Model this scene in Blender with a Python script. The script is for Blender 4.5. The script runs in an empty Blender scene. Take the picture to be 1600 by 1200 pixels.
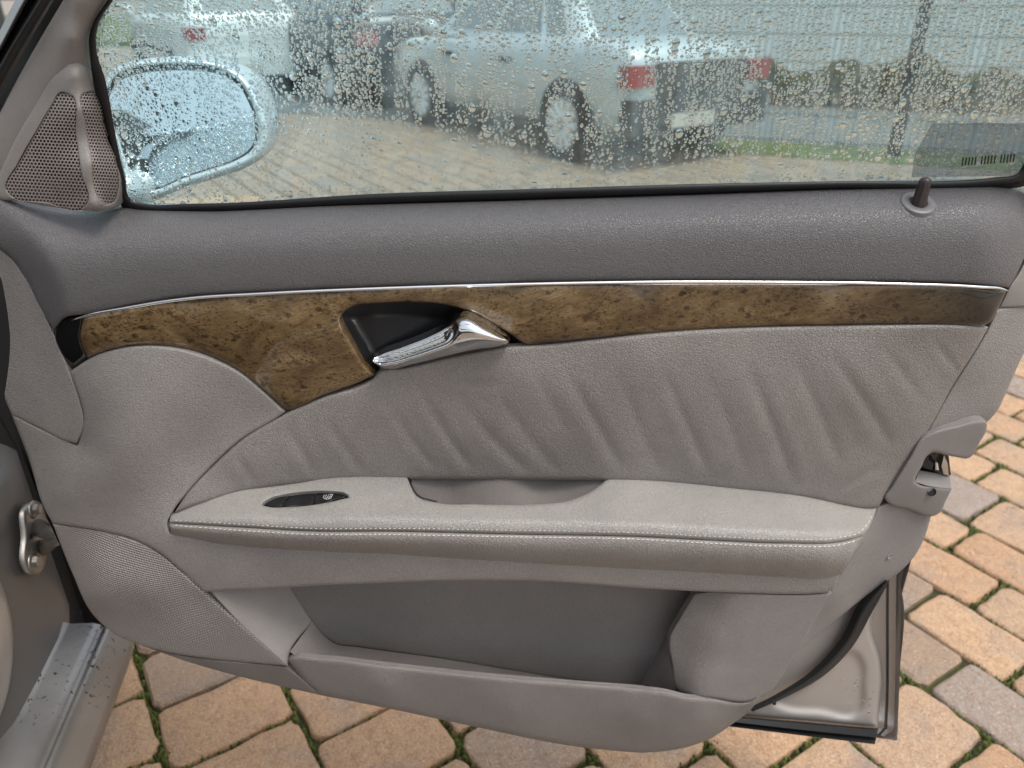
import bpy, math, random
import numpy as np
from mathutils import Vector
from mathutils.geometry import delaunay_2d_cdt

random.seed(7); rng = np.random.default_rng(7)
sc = bpy.context.scene
COL = sc.collection

# ------------------------------------------------------------------ camera
H, TH, F, D = 1.2, math.radians(26.8), 1200.0, 0.80      # eye height, pitch, focal length (px of a 1600 px frame), door distance
CT, ST = math.cos(TH), math.sin(TH)
cam = bpy.data.cameras.new('camera'); camo = bpy.data.objects.new('camera', cam); COL.objects.link(camo)
camo.location = (0, 0, H); camo.rotation_euler = (math.pi/2 - TH, 0, 0)
cam.sensor_width = 36.0; cam.lens = 36.0*F/1600; cam.clip_start = .02; cam.clip_end = 600
cam.dof.use_dof = True; cam.dof.focus_distance = .80; cam.dof.aperture_fstop = 6.0
sc.camera = camo

# ------------------------------------------------------------------ light
SUN_EL, SUN_AZ = math.radians(66), math.radians(120)       # azimuth from +Y towards +X
w = bpy.data.worlds.new('World'); sc.world = w; w.use_nodes = True
nt = w.node_tree; bg = nt.nodes['Background']
sky = nt.nodes.new('ShaderNodeTexSky'); sky.sky_type = 'NISHITA'; sky.sun_disc = False
sky.sun_elevation = SUN_EL; sky.sun_rotation = SUN_AZ; sky.air_density = 1.4; sky.dust_density = 4.0; sky.ozone_density = 1.0
hs = nt.nodes.new('ShaderNodeHueSaturation'); hs.inputs['Saturation'].default_value = .42
nt.links.new(sky.outputs[0], hs.inputs['Color']); nt.links.new(hs.outputs[0], bg.inputs['Color'])
bg.inputs['Strength'].default_value = .15
sl = bpy.data.lights.new('sun', 'SUN'); sl.energy = .95; sl.angle = math.radians(24); sl.color = (1, .975, .94)
so = bpy.data.objects.new('sun', sl); COL.objects.link(so)
sd = Vector((math.sin(SUN_AZ)*math.cos(SUN_EL), math.cos(SUN_AZ)*math.cos(SUN_EL), math.sin(SUN_EL)))
so.rotation_euler = sd.to_track_quat('Z', 'Y').to_euler(); so.location = (3, -3, 6)
vs = sc.view_settings; vs.view_transform = 'Standard'; vs.look = 'None'; vs.gamma = 1; vs.exposure = 0.60
sc.cycles.max_bounces = 10; sc.cycles.transmission_bounces = 8; sc.cycles.transparent_max_bounces = 16
sc.cycles.diffuse_bounces = 3; sc.cycles.glossy_bounces = 4
sc.cycles.use_denoising = True

# ------------------------------------------------------------------ measuring
def rays(px, py):
    px = np.asarray(px, float); py = np.asarray(py, float)
    u = (px-800)/F; v = (600-py)/F
    return np.stack([u, CT+v*ST, -ST+v*CT], -1)
def at(px, py, wmm):                       # point seen at a pixel, wmm millimetres on the cabin side of the belt plane
    d = rays(px, py); Y = D-np.asarray(wmm, float)*.001
    return d*(Y/d[..., 1])[..., None]+np.array([0, 0, H])
def on_ground(px, py, z=0.0):
    d = rays(px, py); return d*((z-H)/d[..., 2])[..., None]+np.array([0, 0, H])
GN = np.array([0, 1, .25]); GN = GN/np.linalg.norm(GN); GP = np.array([0, .80, 1.0])
def on_glass(px, py, off=0.0):
    d = rays(px, py); c = np.array([0, 0, H]); k = ((GP+GN*off-c)@GN)/(d@GN)
    return d*k[..., None]+c

# ------------------------------------------------------------------ node helpers
class NT:
    def __init__(s, name):
        s.m = bpy.data.materials.new(name); s.m.use_nodes = True; s.t = s.m.node_tree
        s.b = s.t.nodes['Principled BSDF']; s.out = s.t.nodes['Material Output']; s.co = None
    def n(s, typ, **kw):
        x = s.t.nodes.new('ShaderNode'+typ)
        for k, v in kw.items():
            if k.startswith('i_'):
                key = k[2:]; key = int(key) if key.isdigit() else key.replace('_', ' ')
                s.put(x.inputs[key], v)
            else: setattr(x, k, v)
        return x
    def put(s, sock, v):
        if isinstance(v, bpy.types.NodeSocket): s.t.links.new(v, sock)
        elif isinstance(v, tuple) and len(v) == 3 and sock.type == 'RGBA': sock.default_value = (*v, 1)
        else: sock.default_value = v
    def obj(s):
        if s.co is None: s.co = s.n('TexCoord').outputs['Object']
        return s.co
    def noise(s, scale, detail=4, rough=.55, vec=None, dist=0):
        return s.n('TexNoise', i_Scale=scale, i_Detail=detail, i_Roughness=rough, i_Distortion=dist, i_Vector=vec or s.obj())
    def ramp(s, fac, stops):
        r = s.n('ValToRGB', i_Fac=fac); e = r.color_ramp.elements
        while len(e) < len(stops): e.new(.5)
        for q, (p, c) in zip(e, stops):
            q.position = p; q.color = (*c, 1) if isinstance(c, tuple) else (c, c, c, 1)
        return r.outputs[0]
    def mix(s, fac, a, b, mode='MIX'):
        x = s.n('Mix', data_type='RGBA', blend_type=mode)
        s.put(x.inputs[0], fac); s.put(x.inputs[6], a); s.put(x.inputs[7], b); return x.outputs[2]
    def math(s, op, a, b=None):
        x = s.n('Math', operation=op); s.put(x.inputs[0], a)
        if b is not None: s.put(x.inputs[1], b)
        return x.outputs[0]
    def bump(s, h, dist, strength=1.0, prev=None):
        x = s.n('Bump', i_Height=h, i_Distance=dist, i_Strength=strength)
        if prev: s.put(x.inputs['Normal'], prev)
        return x.outputs[0]
    def set(s, **kw):
        for k, v in kw.items(): s.put(s.b.inputs[k.replace('_', ' ')], v)
        return s.m
MATS = {}
def mat(f):
    MATS[f.__name__] = f; return f
def M(name):
    if callable(MATS[name]): MATS[name] = MATS[name]()
    return MATS[name]

def leather(name, col, cell=300, depth=.0005, rough=.5, spots=.12, coat=0.0, var=.10):
    t = NT(name)
    warp = t.n('VectorMath', operation='MULTIPLY_ADD'); t.put(warp.inputs[0], t.noise(cell*.35, 3).outputs['Color'])
    t.put(warp.inputs[1], (.8/cell*2,)*3); t.put(warp.inputs[2], t.obj())
    v1 = t.n('TexVoronoi', feature='DISTANCE_TO_EDGE', i_Scale=cell, i_Vector=warp.outputs[0])
    v2 = t.n('TexVoronoi', feature='DISTANCE_TO_EDGE', i_Scale=cell*.45, i_Vector=warp.outputs[0])
    c1 = t.ramp(v1.outputs['Distance'], [(0, 0.0), (.16, .8), (.45, 1.0)])
    c2 = t.ramp(v2.outputs['Distance'], [(0, 0.0), (.06, .9), (.3, 1.0)])
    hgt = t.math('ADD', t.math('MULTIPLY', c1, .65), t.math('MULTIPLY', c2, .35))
    big = t.noise(9, 5, .6).outputs[0]; fine = t.noise(cell*2.3, 2).outputs[0]
    nrm = t.bump(t.math('ADD', hgt, t.math('MULTIPLY', fine, .25)), depth)
    nrm = t.bump(big, .004, .35, nrm)
    lo = tuple(c*(1-var) for c in col); hi = tuple(min(1, c*(1+var)) for c in col)
    base = t.mix(t.ramp(big, [(.3, 0.0), (.7, 1.0)]), lo, hi)
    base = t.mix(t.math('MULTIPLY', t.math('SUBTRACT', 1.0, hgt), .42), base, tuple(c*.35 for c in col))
    dirt = t.ramp(t.noise(38, 6, .75).outputs[0], [(.60, 0.0), (.72, 1.0)])
    base = t.mix(t.math('MULTIPLY', dirt, spots), base, tuple(c*.55 for c in col))
    r = t.math('ADD', rough-.08, t.math('MULTIPLY', fine, .16))
    return t.set(Base_Color=base, Roughness=r, Normal=nrm, Coat_Weight=coat, Coat_Roughness=.35, Specular_IOR_Level=.5)

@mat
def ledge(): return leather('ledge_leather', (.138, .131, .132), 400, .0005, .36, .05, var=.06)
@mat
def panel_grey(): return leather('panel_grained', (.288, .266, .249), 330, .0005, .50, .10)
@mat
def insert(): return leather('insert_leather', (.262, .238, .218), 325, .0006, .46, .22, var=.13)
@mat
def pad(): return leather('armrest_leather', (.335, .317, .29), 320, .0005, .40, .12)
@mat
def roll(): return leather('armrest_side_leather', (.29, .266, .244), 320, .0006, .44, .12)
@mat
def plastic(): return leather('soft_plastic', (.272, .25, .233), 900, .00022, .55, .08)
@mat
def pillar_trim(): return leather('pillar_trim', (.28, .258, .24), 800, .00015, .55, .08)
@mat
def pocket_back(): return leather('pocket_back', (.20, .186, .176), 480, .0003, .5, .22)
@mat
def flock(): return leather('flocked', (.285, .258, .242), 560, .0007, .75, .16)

def simple(name, col, rough=.5, metal=0.0, coat=0.0, nscale=60, var=.15, bump=0.0, spec=.5):
    t = NT(name); nz = t.noise(nscale, 5, .6).outputs[0]
    base = t.mix(nz, tuple(c*(1-var) for c in col), tuple(min(1, c*(1+var)) for c in col))
    kw = dict(Base_Color=base, Roughness=t.math('ADD', rough-.05, t.math('MULTIPLY', nz, .1)), Metallic=metal, Coat_Weight=coat, Coat_Roughness=.05, Specular_IOR_Level=spec)
    if bump: kw['Normal'] = t.bump(t.noise(nscale*6, 4).outputs[0], bump)
    return t.set(**kw)
@mat
def chrome(): return simple('chrome', (.86, .87, .88), .06, 1.0, var=.02)
@mat
def black_gloss(): return simple('black_gloss', (.006, .006, .007), .12, coat=.6)
@mat
def black_matte(): return simple('black_matte', (.010, .010, .011), .42, bump=.0001, nscale=150)
@mat
def rubber(): return simple('rubber', (.012, .0125, .013), .45, bump=.0003, nscale=90)
@mat
def dark(): return simple('dark_cavity', (.012, .011, .011), .8)
@mat
def pin_brown(): return simple('pin_brown', (.045, .035, .034), .35, nscale=200)
@mat
def pin_ring(): return simple('pin_ring', (.17, .163, .165), .38, nscale=200)
@mat
def thread(): return simple('thread', (.72, .68, .60), .7, nscale=900)
@mat
def ink(): return simple('switch_print', (.75, .75, .75), .5)
@mat
def steel(): return simple('latch_steel', (.62, .58, .50), .30, 1.0, nscale=300, bump=.0002)
@mat
def zinc(): return simple('hinge_zinc', (.34, .325, .30), .35, .85, nscale=120, var=.3, bump=.0003)
@mat
def grille_plastic(): return simple('grille_plastic', (.30, .26, .24), .5)

@mat
def silver():
    t = NT('silver_paint'); nz = t.noise(14, 6, .6).outputs[0]
    sp = t.ramp(t.noise(260, 3, .7).outputs[0], [(.66, 0.0), (.72, 1.0)])
    base = t.mix(nz, (.36, .325, .295), (.44, .40, .365))
    base = t.mix(t.math('MULTIPLY', sp, .25), base, (.17, .13, .10))
    return t.set(Base_Color=base, Metallic=.30, Roughness=t.math('ADD', .28, t.math('MULTIPLY', nz, .14)), Coat_Weight=.35, Coat_Roughness=.12)
@mat
def sill_dirty():
    t = NT('sill_paint'); nz = t.noise(12, 6, .65).outputs[0]
    sp = t.ramp(t.noise(120, 3, .6).outputs[0], [(.61, 0.0), (.65, 1.0)])
    patch = t.ramp(t.noise(9, 3).outputs[0], [(.42, 0.0), (.6, 1.0)])
    base = t.mix(nz, (.24, .235, .225), (.38, .365, .35))
    base = t.mix(t.math('MULTIPLY', sp, patch), base, (.05, .035, .025))
    return t.set(Base_Color=base, Metallic=.75, Roughness=t.math('ADD', .26, t.math('MULTIPLY', nz, .25)), Coat_Weight=.1)
@mat
def pillar_shaded_paint():  # silver body paint darkened to carry the pillar's shadow, plus dark specks
    t = NT('pillar_shaded_paint'); nz = t.noise(10, 6, .65).outputs[0]
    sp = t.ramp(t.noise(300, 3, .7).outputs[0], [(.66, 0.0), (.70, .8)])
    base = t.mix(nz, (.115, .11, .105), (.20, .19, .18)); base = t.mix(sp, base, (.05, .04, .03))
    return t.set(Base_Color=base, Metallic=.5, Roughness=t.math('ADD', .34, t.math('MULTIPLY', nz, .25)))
@mat
def bracket(): return leather('bracket_plastic', (.225, .207, .193), 900, .00015, .5, .18)
@mat
def cup(): return leather('cup_lining', (.165, .145, .13), 600, .0002, .55, .10)
@mat
def mirror_shell(): return simple('mirror_shell', (.62, .66, .68), .25, .3, .5)
@mat
def mirror_glass(): return NT('mirror_glass').set(Base_Color=(.50, .56, .59), Metallic=1.0, Roughness=.04)

@mat
def wood():
    t = NT('burl_wood')
    mp = t.n('Mapping', i_Vector=t.obj(), i_Rotation=(0, .45, 0), i_Scale=(.70, 1, 1.1))
    wv = mp.outputs[0]
    n1 = t.noise(20, 8, .70, wv, .9).outputs[0]
    n2 = t.noise(70, 7, .72, wv, 1.2).outputs[0]
    fib = t.noise(210, 5, .75, t.n('Mapping', i_Vector=wv, i_Scale=(.30, 1, 1.8)).outputs[0], .5).outputs[0]
    def warped(a, sc):
        x = t.n('VectorMath', operation='MULTIPLY_ADD'); t.put(x.inputs[0], t.noise(sc, 4, .65, wv).outputs['Color']); t.put(x.inputs[1], (a,)*3); t.put(x.inputs[2], wv); return x.outputs[0]
    def knots(scale, a, sc, g, lo, hi):
        v = t.n('TexVoronoi', feature='F1', i_Scale=scale, i_Vector=warped(a, sc), i_Randomness=1.0).outputs['Distance']
        eye = t.ramp(v, [(.04, 1.0), (.11, .45), (.17, 1.0), (.22, .7), (.30, 0.0)])
        return t.math('MULTIPLY', eye, t.ramp(t.noise(g, 4, .65, wv).outputs[0], [(lo, 0.0), (hi, 1.0)]))
    k1 = knots(95, .008, 160, 24, .46, .51); k2 = knots(210, .004, 260, 32, .44, .50)
    base = t.ramp(n1, [(.30, (.056, .036, .017)), (.42, (.130, .083, .038)), (.54, (.200, .133, .064)), (.70, (.30, .212, .115))])
    base = t.mix(t.ramp(fib, [(.34, .62), (.58, 0.0)]), base, (.085, .046, .017))
    base = t.mix(t.ramp(n2, [(.34, .85), (.47, 0.0)]), base, (.050, .027, .011))
    base = t.mix(t.math('MULTIPLY', k2, .80), base, (.030, .018, .009))
    base = t.mix(t.math('MULTIPLY', k1, .82), base, (.012, .007, .004))
    sp = t.math('MULTIPLY', t.ramp(t.noise(480, 3, .6, wv).outputs[0], [(.55, 0.0), (.62, 1.0)]), t.ramp(t.noise(30, 4, .65, wv).outputs[0], [(.42, 0.0), (.55, 1.0)]))
    base = t.mix(t.math('MULTIPLY', sp, .8), base, (.030, .018, .008))
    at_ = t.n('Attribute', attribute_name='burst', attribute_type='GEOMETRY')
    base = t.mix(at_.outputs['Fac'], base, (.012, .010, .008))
    return t.set(Base_Color=base, Roughness=.4, Coat_Weight=.85, Coat_Roughness=.015, Coat_IOR=1.45, Specular_IOR_Level=.15)

@mat
def speaker_cloth():
    t = NT('speaker_cloth'); sep = t.n('SeparateXYZ', i_0=t.obj())
    a = t.math('SINE', t.math('MULTIPLY', t.math('ADD', sep.outputs[2], t.math('MULTIPLY', sep.outputs[0], .12)), 2100))
    b = t.math('SINE', t.math('MULTIPLY', t.math('ADD', sep.outputs[0], t.math('MULTIPLY', sep.outputs[1], .6)), 2100))
    h = t.math('MULTIPLY', t.math('ADD', a, 1.0), t.math('ADD', t.math('MULTIPLY', b, .5), 1.0))
    nz = t.noise(11, 5).outputs[0]
    base = t.mix(nz, (.265, .242, .226), (.315, .288, .268))
    base = t.mix(t.ramp(h, [(0, .45), (.5, 0.0)]), base, (.175, .158, .146))
    return t.set(Base_Color=base, Roughness=.75, Normal=t.bump(h, .00035))

def paver_material(name, src):
    t = NT(name)
    if src == 'obj':
        oi = t.n('ObjectInfo').outputs['Random']; off = t.n('CombineXYZ', i_0=t.math('MULTIPLY', oi, 37.0), i_1=t.math('MULTIPLY', oi, 91.0), i_2=0.0)
        vec = t.n('VectorMath', operation='ADD'); t.put(vec.inputs[0], t.obj()); t.put(vec.inputs[1], off.outputs[0]); co = vec.outputs[0]; rnd = oi
    else:
        rnd = t.n('NewGeometry').outputs['Random Per Island']; co = t.obj()
    big = t.noise(7.5, 5, .62, co).outputs[0]; mid = t.noise(45, 6, .7, co).outputs[0]; fine = t.noise(230, 5, .75, co).outputs[0]
    c1 = t.ramp(rnd, [(0, (.55, .32, .175)), (.3, (.67, .42, .24)), (.62, (.61, .395, .24)), (.84, (.48, .34, .235)), (.91, (.38, .315, .275)), (1, (.48, .31, .19))])
    c2 = t.mix(t.ramp(big, [(.50, 0.0), (.70, .8)]), c1, (.36, .295, .25))
    c2 = t.mix(t.ramp(mid, [(.34, .45), (.54, 0.0)]), c2, (.33, .18, .095))
    c3 = t.mix(t.ramp(fine, [(.32, .7), (.50, 0.0)]), c2, (.20, .125, .075))
    if src != 'obj': c3 = t.mix(.5, c3, (.20, .175, .15))
    c3 = t.mix(t.ramp(fine, [(.58, 0.0), (.68, .85)]), c3, (.85, .72, .56))
    nrm = t.bump(fine, .0030, 1.0); nrm = t.bump(mid, .010, .9, nrm)
    pore = t.n('TexVoronoi', feature='F1', i_Scale=220, i_Vector=co).outputs['Distance']
    nrm = t.bump(t.ramp(pore, [(0, 0.0), (.3, 1.0)]), .001, .6, nrm)
    return t.set(Base_Color=c3, Roughness=t.ramp(t.math('ADD', t.math('MULTIPLY', t.noise(6, 4, .6, co).outputs[0], .6), t.math('MULTIPLY', mid, .4)), [(.38, .16), (.50, .42), (.66, .68)]), Normal=nrm, Specular_IOR_Level=.6)
@mat
def paver_obj(): return paver_material('paver_stone', 'obj')
@mat
def paver_isl(): return paver_material('paver_stone_far', 'isl')
@mat
def joint():
    t = NT('mossy_joint'); a = t.noise(9, 6, .65).outputs[0]; b = t.noise(220, 5, .7).outputs[0]
    c = t.mix(t.ramp(a, [(.36, 0.0), (.50, 1.0)]), (.055, .042, .026), (.085, .11, .020))
    c = t.mix(t.math('MULTIPLY', b, .7), c, (.012, .012, .006))
    return t.set(Base_Color=c, Roughness=.9, Normal=t.bump(b, .004))
@mat
def moss():
    t = NT('moss'); a = t.noise(55, 5, .7).outputs[0]; r = t.n('NewGeometry').outputs['Random Per Island']
    c = t.ramp(t.math('ADD', t.math('MULTIPLY', a, .6), t.math('MULTIPLY', r, .4)), [(.25, (.026, .030, .008)), (.5, (.080, .105, .018)), (.8, (.19, .22, .040))])
    return t.set(Base_Color=c, Roughness=.8, Normal=t.bump(t.noise(900, 3).outputs[0], .001))
@mat
def yard():
    t = NT('far_ground'); a = t.noise(1.2, 6, .6).outputs[0]; b = t.noise(18, 4, .6).outputs[0]
    c = t.mix(a, (.24, .20, .16), (.33, .27, .21)); c = t.mix(t.math('MULTIPLY', b, .5), c, (.22, .18, .14))
    return t.set(Base_Color=c, Roughness=.45, Normal=t.bump(b, .01))
@mat
def asphalt(): return simple('asphalt', (.17, .175, .175), .45, nscale=3, bump=.003)
@mat
def grass():
    t = NT('grass'); a = t.noise(3, 6, .7).outputs[0]
    return t.set(Base_Color=t.ramp(a, [(.35, (.06, .085, .018)), (.6, (.14, .17, .04)), (.8, (.22, .17, .07))]), Roughness=.8)
@mat
def hedge_leaf():
    t = NT('hedge_leaf'); r = t.n('NewGeometry').outputs['Random Per Island']; a = t.noise(1.1, 3).outputs[0]
    c = t.ramp(t.math('ADD', t.math('MULTIPLY', a, .75), t.math('MULTIPLY', r, .3)), [(.32, (.06, .075, .015)), (.5, (.16, .155, .03)), (.62, (.13, .075, .03)), (.8, (.20, .19, .04))])
    return t.set(Base_Color=c, Roughness=.7)
@mat
def hall(): return simple('hall_sheet', (.78, .82, .82), .5, nscale=2, var=.05)
@mat
def fence_green(): return simple('fence_coating', (.10, .115, .11), .5)
@mat
def wall_dark(): return simple('dark_panel', (.055, .058, .065), .6, nscale=4)

# glass and water
@mat
def pane():
    t = NT('tinted_glass'); t.t.nodes.remove(t.b)
    tr = t.n('BsdfTransparent', i_Color=(.875, .98, .985)); gl = t.n('BsdfGlossy', i_Color=(1, 1, 1), i_Roughness=.0)
    fr = t.n('Fresnel', i_IOR=1.45); mx = t.n('MixShader', i_0=fr.outputs[0])
    t.t.links.new(tr.outputs[0], mx.inputs[1]); t.t.links.new(gl.outputs[0], mx.inputs[2]); t.t.links.new(mx.outputs[0], t.out.inputs['Surface'])
    return t.m
@mat
def mist():
    t = NT('mist_film'); t.t.nodes.remove(t.b)
    st = t.noise(48, 4, .65, t.n('Mapping', i_Vector=t.obj(), i_Scale=(1, 1, .04)).outputs[0]).outputs[0]
    fac = t.ramp(st, [(.38, .03), (.60, .17)])
    tr = t.n('BsdfTransparent', i_Color=(1, 1, 1)); tl = t.n('BsdfTranslucent', i_Color=(.93, 1.0, 1.0)); mx = t.n('MixShader', i_0=fac)
    t.t.links.new(tr.outputs[0], mx.inputs[1]); t.t.links.new(tl.outputs[0], mx.inputs[2]); t.t.links.new(mx.outputs[0], t.out.inputs['Surface']); return t.m
@mat
def water():
    t = NT('water'); t.t.nodes.remove(t.b)
    g = t.n('BsdfGlass', i_Color=(1, 1, 1), i_Roughness=0.0, i_IOR=1.33); t.t.links.new(g.outputs[0], t.out.inputs['Surface']); return t.m

# ------------------------------------------------------------------ mesh helpers
ORG = {}
def tag(o, label=None, cat=None, group=None, kind=None):
    for k, v in (('label', label), ('category', cat), ('group', group), ('kind', kind)):
        if v: o[k] = v
    return o
def empty(name, loc, rz=0.0):
    o = bpy.data.objects.new(name, None); COL.objects.link(o); o.location = loc; o.rotation_euler = (0, 0, rz); o.empty_display_size = .1
    ORG[o.name] = np.array(loc, float); return o
def level(o): return 0 if o.parent is None else 1+level(o.parent)
def link(name, me, parent=None):
    while parent is not None and level(parent) > 1: parent = parent.parent      # thing > part > sub-part, no deeper
    o = bpy.data.objects.new(name, me); COL.objects.link(o)
    if parent is not None: o.parent = parent; ORG[o.name] = ORG[parent.name]
    else: ORG[o.name] = np.zeros(3)
    return o
def mk(name, V, Fc, m, parent=None, smooth=True, local=False):
    V = np.asarray(V, float)
    if parent is not None and not local: V = V-ORG[parent.name]
    me = bpy.data.meshes.new(name); me.from_pydata(V.tolist(), [], [tuple(int(i) for i in f) for f in Fc])
    me.materials.append(M(m) if isinstance(m, str) else m); me.update()
    if smooth: me.polygons.foreach_set('use_smooth', [True]*len(me.polygons))
    return link(name, me, parent)
def grid_faces(n, m_, cu=False, cv=False, off=0):
    f = []
    for i in range(n if cu else n-1):
        for j in range(m_ if cv else m_-1):
            a = i*m_+j; b = i*m_+(j+1) % m_; c = ((i+1) % n)*m_+(j+1) % m_; d = ((i+1) % n)*m_+j
            f.append((off+a, off+b, off+c, off+d))
    return f

def crom(P, sp):
    P = np.asarray(P, float)
    if len(P) == 2: Q = np.linspace(P[0], P[1], 9)
    else:
        E_ = np.vstack([2*P[0]-P[1], P, 2*P[-1]-P[-2]]); out = []
        for i in range(1, len(E_)-2):
            p0, p1, p2, p3 = E_[i-1:i+3]; t = np.linspace(0, 1, 13)[:-1, None]
            l = np.linalg.norm(p2-p1)+1e-9; l0 = np.linalg.norm(p1-p0)+1e-9; l2 = np.linalg.norm(p3-p2)+1e-9
            m1 = ((p1-p0)/l0*l/(l0+l)*l+(p2-p1)/l*l0/(l0+l)*l); m2 = ((p2-p1)/l*l2/(l+l2)*l+(p3-p2)/l2*l/(l+l2)*l)
            out.append((2*t**3-3*t**2+1)*p1+(t**3-2*t**2+t)*m1+(-2*t**3+3*t**2)*p2+(t**3-t**2)*m2)
        Q = np.vstack(out+[P[-1:]])
    s = np.r_[0, np.cumsum(np.linalg.norm(np.diff(Q, axis=0), axis=1))]
    n = max(2, int(round(s[-1]/sp))+1); u = np.linspace(0, s[-1], n)
    return np.stack([np.interp(u, s, Q[:, k]) for k in range(Q.shape[1])], 1)
def loop(pts, sp=4.0):                     # closed outline; a third element marks a corner
    n = len(pts); cs = [i for i, p in enumerate(pts) if len(p) > 2]
    if not cs:
        P = np.array([p[:2] for p in pts], float); Q = []
        for i in range(n):
            p0, p1, p2, p3 = P[i-1], P[i], P[(i+1) % n], P[(i+2) % n]; t = np.linspace(0, 1, 17)[:-1, None]
            l = np.linalg.norm(p2-p1)+1e-9; l0 = np.linalg.norm(p1-p0)+1e-9; l2 = np.linalg.norm(p3-p2)+1e-9
            m1 = ((p1-p0)/l0*l/(l0+l)*l+(p2-p1)/l*l0/(l0+l)*l); m2 = ((p2-p1)/l*l2/(l+l2)*l+(p3-p2)/l2*l/(l+l2)*l)
            Q.append((2*t**3-3*t**2+1)*p1+(t**3-2*t**2+t)*m1+(-2*t**3+3*t**2)*p2+(t**3-t**2)*m2)
        Q = np.vstack(Q+[P[:1]]); s = np.r_[0, np.cumsum(np.linalg.norm(np.diff(Q, axis=0), axis=1))]
        u = np.linspace(0, s[-1], max(6, int(round(s[-1]/sp))), endpoint=False)
        return np.stack([np.interp(u, s, Q[:, k]) for k in range(2)], 1)
    out = []
    for a, b in zip(cs, cs[1:]+[cs[0]+n]):
        seg = [pts[i % n][:2] for i in range(a, b+1)]; out.append(crom(seg, sp)[:-1])
    return np.vstack(out)
def dist_loop(P, L, signed=False, closed=True):
    A = L; B = np.roll(L, -1, 0)
    if not closed: A, B = L[:-1], L[1:]
    d = np.full(len(P), 1e9); sg = np.zeros(len(P)); tt = np.zeros(len(P))
    for k in range(0, len(A), 64):
        a = A[k:k+64]; e = B[k:k+64]-a; q = P[:, None]-a[None]; t = np.clip((q*e).sum(-1)/((e*e).sum(-1)+1e-12), 0, 1)
        r = q-t[..., None]*e; dd = np.sqrt((r*r).sum(-1)); i = dd.argmin(1); m_ = dd[np.arange(len(P)), i]
        c = (e[i, 0]*q[np.arange(len(P)), i, 1]-e[i, 1]*q[np.arange(len(P)), i, 0]); up = m_ < d
        d[up] = m_[up]; sg[up] = np.sign(c[up]); tt[up] = ((k+i+t[np.arange(len(P)), i])/len(A))[up]
    return (d, sg, tt) if signed else d
def inside(P, L):
    r = np.zeros(len(P), bool); A = L; B = np.roll(L, -1, 0)
    for a, b in zip(A, B):
        c = ((a[1] > P[:, 1]) != (b[1] > P[:, 1]))
        with np.errstate(divide='ignore', invalid='ignore'): x = (b[0]-a[0])*(P[:, 1]-a[1])/(b[1]-a[1])+a[0]
        r ^= c & (P[:, 0] < x)
    return r
def tps(ctrl, lam=1e-3):
    lam = 2e-4
    C = np.array(ctrl, float); X = C[:, :2]/300; z = C[:, 2]; n = len(C)
    def K(a, b):
        r2 = ((a[:, None]-b[None])**2).sum(-1); return r2*np.log(r2+1e-9)
    A = np.zeros((n+3, n+3)); A[:n, :n] = K(X, X)+lam*np.eye(n); A[:n, n] = 1; A[:n, n+1:] = X; A[n:, :n] = A[:n, n:].T
    s = np.linalg.solve(A, np.r_[z, 0, 0, 0])
    return lambda x, y: K(np.stack([x, y], 1)/300, X)@s[:n]+s[n]+np.stack([x, y], 1)/300@s[n+1:]
def edge_drop(d, r, h):
    q = np.clip(1-d/r, 0, 1); return h*(1-np.sqrt(np.maximum(0, 1-q*q)))

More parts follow.
